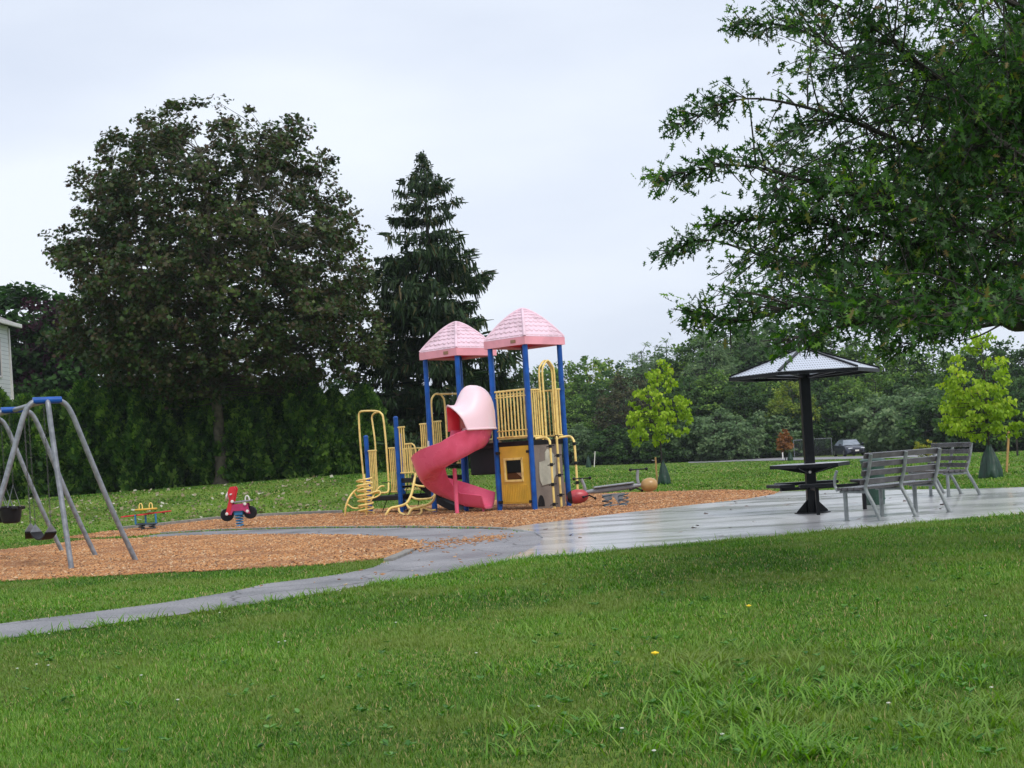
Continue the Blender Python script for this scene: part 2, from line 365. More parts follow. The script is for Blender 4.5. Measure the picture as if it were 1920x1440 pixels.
def concrete_mat():
    m, t, p, o = new_mat('wet_concrete')
    g = N(t, 'ShaderNodeNewGeometry')
    n = N(t, 'ShaderNodeTexNoise'); n.inputs['Scale'].default_value = 0.55; n.inputs['Detail'].default_value = 7; n.inputs['Roughness'].default_value = 0.6
    n2 = N(t, 'ShaderNodeTexNoise'); n2.inputs['Scale'].default_value = 34; n2.inputs['Detail'].default_value = 3
    for k in (n, n2): t.links.new(g.outputs['Position'], k.inputs['Vector'])
    r = N(t, 'ShaderNodeValToRGB'); e = r.color_ramp.elements; e[0].position = 0.35; e[0].color = (0.52, 0.52, 0.53, 1); e[1].position = 0.62; e[1].color = (0.70, 0.70, 0.71, 1)
    t.links.new(n.outputs['Fac'], r.inputs[0])
    bt = N(t, 'ShaderNodeTexBrick'); bt.offset = 0; bt.inputs['Scale'].default_value = 1; bt.inputs['Mortar Size'].default_value = 0.012; bt.inputs['Brick Width'].default_value = 1.8; bt.inputs['Row Height'].default_value = 1.8
    bt.inputs['Color1'].default_value = (1, 1, 1, 1); bt.inputs['Color2'].default_value = (0.96, 0.96, 0.96, 1); bt.inputs['Mortar'].default_value = (0.78, 0.77, 0.76, 1)
    mpn = N(t, 'ShaderNodeMapping'); mpn.inputs['Rotation'].default_value = (0, 0, R(-9)); t.links.new(g.outputs['Position'], mpn.inputs[0]); t.links.new(mpn.outputs[0], bt.inputs['Vector'])
    a = N(t, 'ShaderNodeMix', data_type='RGBA', blend_type='MULTIPLY'); a.inputs[0].default_value = 1
    t.links.new(r.outputs[0], a.inputs[6]); t.links.new(bt.outputs['Color'], a.inputs[7]); t.links.new(a.outputs[2], p.inputs['Base Color'])
    mpp = N(t, 'ShaderNodeMapping'); mpp.inputs['Scale'].default_value = (0.45, 1.6, 1); mpp.inputs['Rotation'].default_value = (0, 0, R(8)); t.links.new(g.outputs['Position'], mpp.inputs[0])
    npd = N(t, 'ShaderNodeTexNoise'); npd.inputs['Scale'].default_value = 0.9; npd.inputs['Detail'].default_value = 6; npd.inputs['Roughness'].default_value = 0.6; t.links.new(mpp.outputs[0], npd.inputs['Vector'])
    # puddles: smooth where the noise is low
    rr = N(t, 'ShaderNodeValToRGB'); e = rr.color_ramp.elements; e[0].position = 0.43; e[0].color = (0.045, 0.045, 0.045, 1); e[1].position = 0.52; e[1].color = (0.13, 0.13, 0.13, 1)
    t.links.new(npd.outputs['Fac'], rr.inputs[0]); t.links.new(rr.outputs[0], p.inputs['Roughness'])
    p.inputs['Coat Weight'].default_value = 0.35; p.inputs['Coat Roughness'].default_value = 0.3
    b = N(t, 'ShaderNodeBump'); b.inputs['Distance'].default_value = 0.012
    mb2 = N(t, 'ShaderNodeMapRange'); mb2.inputs[1].default_value = .40; mb2.inputs[2].default_value = .50; mb2.inputs[3].default_value = .03; mb2.inputs[4].default_value = .32; t.links.new(npd.outputs['Fac'], mb2.inputs[0])
    t.links.new(mb2.outputs[0], b.inputs['Strength']); t.links.new(n2.outputs['Fac'], b.inputs['Height']); t.links.new(b.outputs[0], p.inputs['Normal'])
    return m
M['ground'] = ground_mat(); M['chips'] = chips_mat(); M['asphalt'] = asphalt_mat(); M['concrete'] = concrete_mat()
M['kerb'] = mk('kerb_concrete', (0.22, 0.21, 0.19), 0.7, 0.25, 7, bump=0.4)

# ------------------------------------------------------------------ ground sheet
def axis(a, b, fine0, fine1, d, grow):
    v = list(np.arange(fine0, fine1, d)); s = d
    while v[-1] < b: s *= grow; v.append(v[-1] + s)
    s = d
    while v[0] > a: s *= grow; v.insert(0, v[0] - s)
    return np.array(v)
gx = axis(-900, 900, -26, 34, 1.0, 1.25); gy = axis(-40, 2500, -4, 80, 1.0, 1.2)
XX, YY = np.meshgrid(gx, gy); ZZ = tz(XX, YY); nx_, ny_ = len(gx), len(gy)
gv = np.stack([XX, YY, ZZ], -1).reshape(-1, 3)
gf = [(j * nx_ + i, j * nx_ + i + 1, (j + 1) * nx_ + i + 1, (j + 1) * nx_ + i) for j in range(ny_ - 1) for i in range(nx_ - 1)]
tag(mesh_obj('ground', gv, gf, M['ground'], smooth=True), kind='structure', label='lawn ground of the park')

def wpoly(pp): return [G(*p)[:2] for p in pp]
swing_px = [(-260, 1118), (-60, 1097), (0, 1092), (150, 1084), (300, 1076), (450, 1069), (560, 1063), (640, 1057), (700, 1051), (745, 1043), (772, 1033), (782, 1024), (765, 1016), (730, 1010), (690, 1007), (640, 1005), (560, 1004), (450, 1004), (330, 1007), (240, 1012), (160, 1014), (110, 1021), (0, 1034), (-60, 1042), (-260, 1066)]
asph_px = [(-300, 1242), (0, 1200), (200, 1172), (400, 1145), (550, 1122), (700, 1097), (850, 1072), (950, 1052), (983, 1040), (1010, 1025), (1019, 1011), (1002, 1000), (950, 994), (900, 992), (750, 990), (600, 991), (500, 993), (400, 996), (300, 1002), (262, 1007), (300, 1009), (330, 1007), (450, 1004), (560, 1004), (640, 1005), (690, 1007), (730, 1010), (765, 1016), (782, 1024), (772, 1033), (745, 1044), (722, 1054), (700, 1065), (625, 1080), (500, 1095), (425, 1112), (300, 1132), (150, 1152), (0, 1170), (-300, 1206)]
play_px = [(150, 1011), (262, 1006), (300, 1001), (400, 995), (500, 992), (600, 990), (750, 989), (900, 991), (950, 993), (1000, 986), (1100, 973), (1200, 961), (1300, 949), (1400, 938), (1452, 929), (1462, 925), (1440, 921), (1350, 920), (1250, 923), (1100, 926), (950, 929), (850, 936), (760, 950), (640, 963), (500, 969), (400, 976), (300, 987), (200, 998), (120, 1009)]
pad_px = [(945, 1052), (1100, 1038), (1300, 1020), (1500, 1001), (1700, 983), (1920, 963), (2150, 940), (2150, 899), (1920, 916), (1838, 919), (1700, 921), (1560, 921), (1462, 924), (1452, 929), (1400, 938), (1300, 949), (1200, 961), (1100, 973), (1000, 986), (950, 993), (1002, 1000), (1019, 1011), (1010, 1025), (983, 1040)]
SW, AS, PL, PAD = map(wpoly, (swing_px, asph_px, play_px, pad_px))
def inpoly(P, poly):
    x, y = P[:, 0], P[:, 1]; r = np.zeros(len(P), bool); n = len(poly)
    for i in range(n):
        x1, y1 = poly[i]; x2, y2 = poly[(i + 1) % n]
        if y1 == y2: continue
        r ^= ((y1 > y) != (y2 > y)) & (x < (x2 - x1) * (y - y1) / (y2 - y1) + x1)
    return r
def densify(poly, step=0.25, jit=0.0):
    o = []
    for i in range(len(poly)):
        a, b = np.array(poly[i]), np.array(poly[(i + 1) % len(poly)]); k = max(1, int(np.linalg.norm(b - a) / step))
        for j in range(k):
            q = a + (b - a) * j / k
            if jit: q = q + RNG.normal(size=2) * jit
            o.append(q)
    return o
def sheet(name, poly, z, mat, label, jit=0.0, skirt=0.0):
    import bmesh
    from mathutils.geometry import tessellate_polygon
    P = densify(poly, 0.3, jit); V = [(p[0], p[1], z) for p in P]
    tris = tessellate_polygon([[Vector(v) for v in V]])
    Fc = [tuple(t) for t in tris]; n = len(V)
    if skirt:
        V += [(p[0], p[1], z - skirt) for p in P]; Fc += [(i, (i + 1) % n, n + (i + 1) % n, n + i) for i in range(n)]
    return tag(mesh_obj(name, V, Fc, mat), label=label, kind='structure')
sheet('path', AS, 0.006, M['asphalt'], 'damp grey asphalt path', 0.02)
sheet('chip_ground', SW, 0.012, M['chips'], 'wood chip bed under the swings', 0.035)
sheet('chip_ground', PL, 0.014, M['chips'], 'wood chip bed under the climbing frame', 0.02)
sheet('concrete_pavement', PAD, 0.03, M['concrete'], 'wet concrete pad with benches', 0.0, 0.06)
def kerb(pp, w_, h_, label):
    P = [np.append(q, 0) for q in wpoly(pp)]; mb = MB()
    for a, b in zip(P[:-1], P[1:]):
        d = unit(b - a); nn = np.array([-d[1], d[0], 0]); L = np.linalg.norm(b - a)
        mb.box((a + b) / 2 + np.array([0, 0, h_ / 2 - 0.01]), (L - 0.01, w_, h_ + 0.02), [d, nn, (0, 0, 1)], 0.008)
    return tag(mb.build('kerb', M['kerb']), label=label, kind='structure')
kerb([(728, 1053), (742, 1047), (757, 1041), (768, 1035)], 0.12, 0.045, 'short concrete kerb at the point of the swing bed')
kerb([(640, 963), (560, 966), (500, 969), (400, 976), (300, 987), (230, 994)], 0.12, 0.09, 'weathered kerb along the back of the wood chips')
kerb([(300, 1001), (400, 995), (500, 992), (600, 990), (750, 989), (900, 991), (948, 993)], 0.08, 0.035, 'thin dark edging between path and wood chips')
# far road where the car stands
rd = [G(*p) for p in [(1290, 869), (1400, 865), (1600, 861), (1760, 857), (1760, 851), (1600, 856), (1400, 860), (1290, 864)]]
mesh_obj('road', [(p[0], p[1], float(tz(p[0], p[1])) + 0.03) for p in rd], [tuple(range(8))], M['asphalt'])['kind'] = 'structure'

# ------------------------------------------------------------------ wood chips, grass, leaves on the ground
M['chippiece'] = leafmat('chip_pieces', [(0.0, (0.12, 0.05, 0.022)), (0.14, (0.28, 0.15, 0.075)), (0.3, (0.44, 0.19, 0.065)), (0.75, (0.58, 0.29, 0.115)), (0.92, (0.60, 0.38, 0.20)), (1.0, (0.70, 0.52, 0.33))], 0, 0.7, patch=(0.30, 0.14, 0.065), pscale=1.1)
CH_V = [(-.5, -.2, 0), (.5, -.14, 0), (.42, .2, 0), (-.46, .16, 0), (-.5, -.2, .16), (.5, -.14, .2), (.42, .2, .16), (-.46, .16, .18)]
CH_F = [(4, 5, 6, 7), (0, 1, 5, 4), (1, 2, 6, 5), (2, 3, 7, 6), (3, 0, 4, 7)]
def chips_on(poly, dens, name, z, label):
    P = np.array(poly); lo, hi = P.min(0), P.max(0); n = int((hi[0] - lo[0]) * (hi[1] - lo[1]) * dens)
    Q = lo + RNG.random((n, 2)) * (hi - lo); Q = Q[inpoly(Q, poly)]
    Q = Q[np.abs(Q[:, 0] / Q[:, 1]) < 0.44]; Q = Q + RNG.normal(size=Q.shape) * .07
    nn = np.stack([RNG.normal(size=len(Q)) * .35, RNG.normal(size=len(Q)) * .35, np.ones(len(Q))], 1)
    tag(scatter(name, CH_V, CH_F, np.column_stack([Q, np.full(len(Q), z)]), frames(nn), 0.022 + RNG.random(len(Q)) ** 2 * 0.05, M['chippiece']), label, 'wood chips', kind='stuff')
chips_on(SW, 1300, 'wood_chips', 0.015, 'loose orange wood chips under the swings')
chips_on(PL, 420, 'wood_chips', 0.017, 'loose orange wood chips around the climbing frame')

M['grass'] = leafmat('grass_blades', [(0.0, (0.03, 0.085, 0.010)), (0.45, (0.085, 0.205, 0.024)), (0.8, (0.165, 0.33, 0.045)), (0.97, (0.27, 0.39, 0.09)), (1.0, (0.44, 0.36, 0.17))], 0.35, 0.5, patch=(0.19, 0.25, 0.06), pscale=0.7, spec=0.25)
BL_V = [(-.5, 0, 0), (.5, 0, 0), (.38, .12, .55), (-.38, .12, .55), (0, .42, 1)]
BL_F = [(0, 1, 2, 3), (3, 2, 4)]
ALL = (SW, AS, PL, PAD)
def grass(D0, D1, dens, w_, h_, name, label, shrink=1.0):
    area_n = int(0.5 * 0.92 * (D1 ** 2 - D0 ** 2) * dens)
    D = np.sqrt(RNG.random(area_n) * (D1 ** 2 - D0 ** 2) + D0 ** 2); X = (RNG.random(area_n) - 0.5) * 0.92 * D
    Q = np.column_stack([X, D]); keep = np.ones(len(Q), bool)
    Qj = Q + RNG.normal(size=Q.shape) * 0.05
    for p in ALL: keep &= ~inpoly(Qj, p)
    Q = Q[keep]; n = len(Q)
    # patchy height and density
    f = np.sin(Q[:, 0] * 1.7 + 2 * np.sin(Q[:, 1] * 0.9)) * np.sin(Q[:, 1] * 1.3 + Q[:, 0] * 0.6) * 0.5 + 0.5
    g2 = np.sin(Q[:, 0] * 5.3 + Q[:, 1] * 3.1 + 1.5 * np.sin(Q[:, 1] * 4)) * 0.5 + 0.5
    th = RNG.random(n) * 2 * np.pi; lean = RNG.random(n) ** 1.5 * 0.75
    up = np.stack([np.cos(th) * lean, np.sin(th) * lean, np.ones(n)], 1); up /= np.linalg.norm(up, axis=1, keepdims=True)
    fw = np.stack([np.cos(th), np.sin(th), np.zeros(n)], 1); fw -= up * (fw * up).sum(1, keepdims=True); fw /= np.linalg.norm(fw, axis=1, keepdims=True)
    rot = np.stack([np.cross(fw, up), fw, up], axis=2)
    h = h_ * (0.55 + 0.7 * RNG.random(n)) * (0.75 + 0.35 * f + 0.25 * g2)
    s = np.column_stack([w_ * (0.7 + 0.6 * RNG.random(n)), h, h])
    g3 = np.sin(Q[:, 0] * .9 - Q[:, 1] * .55 + 2.2 * np.sin(Q[:, 0] * .43 + Q[:, 1] * .3)) * .5 + .5
    r = np.clip(RNG.normal(0.45, 0.22, n) + (f - .5) * .18 + (g2 - .5) * .14 + (g3 - .5) * .28, 0, 0.96); dry = RNG.random(n) < 0.03 + 0.05 * (1 - f); r[dry] = 1
    z = tz(Q[:, 0], Q[:, 1])
    tag(scatter(name, BL_V, BL_F, np.column_stack([Q, z - 0.004]), rot, s, M['grass'], rnd=r), label, 'grass', kind='stuff')
grass(4.6, 8, 6400, .005, .034, 'grass', 'mown green grass nearest the viewer')
grass(8, 12, 3700, .007, .035, 'grass', 'mown green grass in front of the path')
grass(12, 19, 1700, .011, .038, 'grass', 'mown green grass either side of the path')
grass(19, 33, 380, .024, .045, 'grass', 'mown green grass beyond the swings')
grass(33, 58, 100, .045, .05, 'grass', 'mown green grass on the bank')
grass(58, 125, 12, .10, .05, 'grass', 'mown green grass of the far field')
# coarse tufts lower right
def tufts(spots, name, label):
    P = []; Rr = []; S = []; rn = []
    for (px, py, rad, k) in spots:
        c = G(px, py)
        for _ in range(k):
            a = RNG.random() * 6.28; d = abs(RNG.normal()) * rad; q = c[:2] + d * np.array([math.cos(a), math.sin(a)])
            th = RNG.random() * 6.28; ln = 0.35 + RNG.random() * 0.9
            u = unit([math.cos(th) * ln, math.sin(th) * ln, 1]); fw = np.array([math.cos(th), math.sin(th), 0]); fw = unit(fw - u * np.dot(fw, u))
            P.append((q[0], q[1], 0)); Rr.append(np.stack([np.cross(fw, u), fw, u], 1)); h = .07 + RNG.random() * .09; S.append((.008 + RNG.random() * .004, h, h)); rn.append(.5 + RNG.random() * .42)
    tag(scatter(name, BL_V, BL_F, np.array(P), np.array(Rr), np.array(S), M['grass'], rnd=np.array(rn)), label, 'grass', kind='stuff')
sp = []
for _ in range(85):
    sp.append((RNG.uniform(1270, 1900), RNG.uniform(1210, 1430), 0.10, 26))
for _ in range(22): sp.append((RNG.uniform(950, 1400), RNG.uniform(1150, 1420), 0.09, 18))
for _ in range(14): sp.append((RNG.uniform(0, 1900), RNG.uniform(1230, 1436), 0.07, 10))
tufts(sp, 'coarse_grass', 'long coarse bright grass tufts in the lower right lawn')
# edge tufts along the pad and path
es = []
for a, b in zip(pad_px[:6], pad_px[1:7]):
    for k in range(26): t = RNG.random(); es.append((a[0] + (b[0] - a[0]) * t, a[1] + (b[1] - a[1]) * t + 2 + RNG.random() * 2, 0.04, 7))
for a, b in zip(asph_px[:7], asph_px[1:8]):
    for k in range(22): t = RNG.random(); es.append((a[0] + (b[0] - a[0]) * t, a[1] + (b[1] - a[1]) * t + 1.5 + RNG.random() * 3, 0.04, 6))
tufts(es, 'edge_grass', 'ragged grass along the path and pad edges')
# broad leaf weeds
M['weed'] = leafmat('weed_leaves', [(0, (0.03, 0.12, 0.015)), (0.6, (0.08, 0.22, 0.03)), (1, (0.14, 0.30, 0.06))], 0.25, 0.4)
WL_V = [(0, 0, 0), (.28, .35, .12), (.2, .8, .1), (0, 1, 0), (-.2, .8, .1), (-.28, .35, .12)]; WL_F = [(0, 1, 2, 3), (0, 3, 4, 5)]
wp = []; wd = []
for _ in range(210):
    if RNG.random() < .6: c = G(RNG.uniform(1000, 1900), RNG.uniform(1060, 1430))
    else: c = G(RNG.uniform(0, 1900), RNG.uniform(1210, 1430))
    if inpoly(np.array([c[:2]]), AS)[0] or inpoly(np.array([c[:2]]), PAD)[0]: continue
    for k in range(RNG.integers(5, 9)):
        a = RNG.random() * 6.28; wp.append((c[0], c[1], .02 + RNG.random() * .015)); wd.append((math.cos(a), math.sin(a), .15 + RNG.random() * .5))
tag(scatter('lawn_weeds', WL_V, WL_F, np.array(wp), frames_dir(np.array(wd), np.tile([[0, 0, 1.0]], (len(wd), 1)) + RNG.normal(size=(len(wd), 3)) * .1), .02 + RNG.random(len(wp)) * .028, M['weed']), 'broad leaved lawn weeds and clover among the grass', 'weeds', kind='stuff')
# fallen pale leaves on the bank
M['fallen'] = leafmat('fallen_leaves', [(0, (0.16, 0.13, 0.06)), (0.6, (0.24, 0.21, 0.12)), (1, (0.50, 0.50, 0.40))], 0.1, 0.6)
fp = []
while len(fp) < 480:
    px = RNG.uniform(-20, 660) if RNG.random() < .85 else RNG.uniform(-20, 260); g0 = G(px, RNG.uniform(895, 985))
    if 37 < g0[1] < 54 and g0[0] < 4: fp.append(g0 + [0, 0, .035 + RNG.random() * .03])
fp = np.array(fp)
tag(scatter('fallen_leaves', [(-.5, -.4, 0), (.5, -.5, .1), (.4, .5, 0), (-.5, .4, .12)], [(0, 1, 2, 3)], fp, frames(RNG.normal(size=(len(fp), 3)) * .5 + [0, -.25, 1]), .05 + RNG.random(len(fp)) * .07, M['fallen']), 'pale fallen maple leaves on the grass bank', 'fallen leaves', kind='stuff')
tufs = None
# scattered chips and specks that crossed onto the path
cp = []
for _ in range(420):
    t = RNG.random(); px = 780 + t * 170 + RNG.normal() * 6; py = 1026 - t * 20 + RNG.normal() * (2.5 + 3 * (1 - t)); g0 = G(px, py); cp.append((g0[0], g0[1], .009))
for _ in range(160):
    g0 = G(RNG.uniform(300, 1000), RNG.uniform(995, 1100))
    if inpoly(np.array([g0[:2]]), AS)[0]: cp.append((g0[0], g0[1], .009))
cp = np.array(cp); tag(scatter('wood_chips', CH_V, CH_F, cp, frames(RNG.normal(size=(len(cp), 3)) * .2 + [0, 0, 1]), .025 + RNG.random(len(cp)) * .03, M['chippiece']), 'stray wood chips washed onto the asphalt path', 'wood chips', kind='stuff')
lp = []
for _ in range(90):
    g0 = G(RNG.uniform(1000, 1920), RNG.uniform(925, 1040))
    if inpoly(np.array([g0[:2]]), PAD)[0]: lp.append((g0[0], g0[1], .034))
lp = np.array(lp); M['wetleaf'] = leafmat('wet_leaves', [(0, (0.05, 0.025, 0.015)), (1, (0.16, 0.08, 0.03))], 0, 0.3)
tag(scatter('fallen_leaves', [(-.5, -.4, 0), (.5, -.5, .1), (.4, .5, 0), (-.5, .4, .12)], [(0, 1, 2, 3)], lp, frames(RNG.normal(size=(len(lp), 3)) * .2 + [0, 0, 1]), .035 + RNG.random(len(lp)) * .05, M['wetleaf']), 'small wet brown leaves stuck on the concrete pad', 'fallen leaves', kind='stuff')
# dandelions and clover heads
M['dandy'] = mk('dandelion_yellow', (0.85, 0.62, 0.02), 0.6, 0.1, 30); M['clover'] = mk('clover_white', (0.62, 0.64, 0.55), 0.7, 0.1, 30); M['stem'] = mk('green_stem', (0.06, 0.16, 0.03), 0.6, 0.2, 9)
def flower(px, py, r, hgt, mat, name, label, cat, group=None):
    c = G(px, py); t = thing(name, label, cat, tuple(c), group)
    MB().tube([c, c + [0.01, 0, hgt * .6], c + [0.012, 0, hgt]], .003, 5).build('stem', M['stem'], t)
    mb = MB(); 
    for k in range(12):
        a = 6.283 * k / 12; d = np.array([math.cos(a), math.sin(a), .25]); p0 = c + [0.012, 0, hgt]
        mb.box(p0 + d * r * .5, (r, r * .35, r * .25), [unit(d), unit([-d[1], d[0], 0]), unit(np.cross(d, [-d[1], d[0], 0]))])
    mb.ball(c + [0.012, 0, hgt + r * .1], r * .55, 8, 6); mb.build('flower_head', mat, t)
flower(1226, 1256, .022, .09, M['dandy'], 'dandelion', 'single bright yellow dandelion in the near lawn', 'flower')
flower(1402, 1158, .018, .08, M['dandy'], 'dandelion', 'small orange yellow flower on a leaning stalk beside a dry patch', 'flower')
for (px, py) in [(30, 1268), (66, 1260), (88, 1262), (162, 1188), (262, 1282), (520, 1218), (532, 1216), (636, 1118), (1005, 1345), (1162, 1388), (1222, 1432), (1662, 1340), (1350, 1400), (1855, 1310), (1845, 1170), (410, 1160), (90, 1200), (330, 1330), (740, 1180), (890, 1240)]:
    flower(px, py, .009, .05, M['clover'], 'clover_flower', 'tiny white clover flower head in the near lawn', 'flower', 'white clover heads in the lawn')

# ------------------------------------------------------------------ trees
QUAD = ([(0, 0, 0), (.42, .45, .06), (0, 1, 0), (-.42, .45, .06)], [(0, 1, 2, 3)])
MAPLE = ([(0, 0, 0), (.5, .1, 0), (.3, .42, 0), (.55, .75, 0), (.16, .7, 0), (0, 1.05, 0), (-.16, .7, 0), (-.55, .75, 0), (-.3, .42, 0), (-.5, .1, 0)], [(0, 1, 2, 3, 4, 5, 6, 7, 8, 9)])
OAK = ([(0, -.25, 0), (.03, 0, 0), (.14, .1, .02), (.30, .09, -.06), (.13, .26, .02), (.10, .34, .02), (.38, .54, -.12), (.13, .52, .02), (.08, .60, .02), (.24, .88, -.10), (.10, .78, .02), (0, 1.08, 0),
        (-.10, .78, .02), (-.24, .88, -.10), (-.08, .60, .02), (-.13, .52, .02), (-.38, .54, -.12), (-.10, .34, .02), (-.13, .26, .02), (-.30, .09, -.06), (-.14, .1, .02), (-.03, 0, 0)], [tuple(range(22))])
def prof_r(prof, z):
    zs = [p[0] for p in prof]; return np.interp(z, zs, [p[1] for p in prof]), np.interp(z, zs, [p[2] for p in prof])
def crown_tree(root, base, prof, trunk_r, nclump, nleaf, lsize, leaf, lmat, bark, clump_r=0.6, fork=0.35, depth=1.0, shell=0.55, droop=0.0, nlimb=9, limb_seed=3, lean=(0, 0), gap=0.0, thin=0.012):
    """prof: rows (z, left reach, right reach) above base. Limbs, twigs and clumps of small leaves."""
    rg = np.random.default_rng(limb_seed); base = np.array(base, float); z0, z1 = prof[0][0], prof[-1][0]
    zs = np.linspace(z0, z1, 60); ar = np.array([sum(prof_r(prof, z)) ** 2 for z in zs]) + 1e-6; ar /= ar.sum()
    cz = rg.choice(zs, nclump, p=ar) + rg.normal(size=nclump) * (z1 - z0) / 80; th = rg.random(nclump) * 2 * np.pi
    rr = rg.random(nclump) ** (0.5 * (1 - shell) + 0.02)
    L, Rt = prof_r(prof, cz); mean = (L + Rt) / 2
    lump = 1 + 0.05 * np.sin(th * 3 + cz * 1.7) + 0.05 * np.sin(th * 7 - cz * 2.9)
    cx = np.cos(th) * rr * lump * np.where(np.cos(th) < 0, L, Rt); cy = np.sin(th) * rr * mean * depth * lump
    cc = np.stack([cx + lean[0] * cz, cy + lean[1] * cz, cz], 1)
    if gap > 0:
        f = np.sin(cc[:, 0] * 1.9 + 1) * np.sin(cc[:, 2] * 2.3 + 2) * np.sin(cc[:, 1] * 1.3 + .5); cc = cc[f > -gap * 0 - (1 - gap)]
    zf = z0 + (z1 - z0) * 0.1
    mb = MB(); tp = smooth_path([(0, 0, -0.1), (trunk_r * .15, 0, zf * .5), (lean[0] * zf, 0, zf), (lean[0] * z1 * .55 + trunk_r * .6, trunk_r * .3, z0 + (z1 - z0) * .5), (lean[0] * z1, lean[1] * z1, z1 - (z1 - z0) * .13)], 5)
    tp = [np.array(p) for p in tp]; m = len(tp)
    rs = [trunk_r * (1.35 if i == 0 else 1.0) * (1 - 0.92 * (p[2] / z1) ** 0.85 if p[2] > 0 else 1.25) for i, p in enumerate(tp)]
    mb.tube([base + p for p in tp], rs, 10)
    nodes = [p for p in tp if p[2] > z0 * .8]
    nodes = [a + (b - a) * k / 4 for a, b in zip(nodes[:-1], nodes[1:]) for k in range(4)]
    for k in range(nlimb):
        a = 2 * math.pi * k / nlimb + rg.random() * .5; s = nodes[int(len(nodes) * (0.02 + 0.55 * rg.random()))]
        ze = min(z1 - .1, s[2] + (z1 - s[2]) * (0.25 + 0.6 * rg.random())); l_, r_ = prof_r(prof, ze); q = (l_ if math.cos(a) < 0 else r_) * (.62 + .25 * rg.random())
        e = np.array([math.cos(a) * q + lean[0] * ze, math.sin(a) * q * depth, ze]); mid = (s + e) / 2 + np.array([0, 0, -.1 * np.linalg.norm(e - s)]) * (1 if rg.random() < .5 else -.6)
        P = smooth_path([s, mid, e], 6); r0 = trunk_r * .38
        mb.tube([base + p for p in P], [r0 * (1 - .88 * i / (len(P) - 1)) for i in range(len(P))], 6)
        nodes += P[2:]
    NA = np.array(nodes)
    for c in cc:
        d = np.linalg.norm(NA - c, axis=1) + 2.2 * np.clip(NA[:, 2] - c[2], 0, None); s = NA[d.argmin()]
        if np.linalg.norm(s - c) > .12:
            mid = (s + c) / 2 + rg.normal(size=3) * .06 * np.linalg.norm(c - s)
            mb.tube([base + s, base + mid, base + c], [thin * 1.6, thin * 1.2, thin * .5], 4, False)
    mb.build('trunk', bark, root, True)
    n = len(cc) * nleaf; ci = np.repeat(np.arange(len(cc)), nleaf)
    v = rg.normal(size=(n, 3)); v /= np.linalg.norm(v, axis=1, keepdims=True); v *= (rg.random(n) ** .45)[:, None]
    cr_ = (clump_r * (0.6 + 0.7 * rg.random(len(cc))))[ci][:, None]
    p = cc[ci] + v * cr_ * np.array([[1, 1, .62]]); p[:, 2] = np.maximum(p[:, 2], 0.05)
    outw = p - np.array([0, 0, (z0 + z1) / 2]); outw /= np.linalg.norm(outw, axis=1, keepdims=True) + 1e-6
    if droop > 0:
        d = np.stack([rg.normal(size=n) * .5, rg.normal(size=n) * .5, -np.ones(n) * droop - rg.random(n) * .5], 1) + outw * .4; rot = frames_dir(d)
    else:
        rot = frames(rg.normal(size=(n, 3)) * .75 + outw * .5 + np.array([0, 0, .75]))
    tone = rg.random(len(cc))[ci]; rnd = np.clip(.55 * rg.random(n) + .45 * tone, 0, 1)
    return scatter('crown', leaf[0], leaf[1], base + p, rot, lsize * (.65 + .7 * rg.random(n)), lmat, root, rnd=rnd)

M['maple'] = leafmat('maple_leaves', [(0, (0.012, 0.030, 0.008)), (.35, (0.034, 0.070, 0.016)), (.6, (0.074, 0.047, 0.029)), (.75, (0.050, 0.105, 0.022)), (1, (0.12, 0.15, 0.04))], 0.28, 0.45, spec=.22)
mb_ = G(415, 909); mb_[2] -= .03
t = thing('maple_tree', 'big round maple with dark green bronze leaves on the grass bank', 'tree', tuple(mb_))
crown_tree(t, mb_, [(3.4, 2.2, 3.6), (4.4, 4.6, 6.4), (5.8, 5.5, 7.0), (7.4, 5.8, 6.8), (9.0, 5.8, 6.3), (10.4, 5.4, 5.7), (11.8, 4.9, 5.1), (13.2, 4.2, 4.6), (14.1, 3.0, 3.9), (14.8, 1.4, 2.5)],
           0.27, 1700, 54, .142, MAPLE, M['maple'], M['bark'], .50, shell=.4, nlimb=14, limb_seed=11, thin=.013)
M['spruce'] = leafmat('spruce_needles', [(0, (0.010, 0.026, 0.010)), (.5, (0.026, 0.058, 0.020)), (.9, (0.05, 0.085, 0.03)), (1, (0.12, 0.09, 0.04))], 0.1, 0.6, spec=.2)
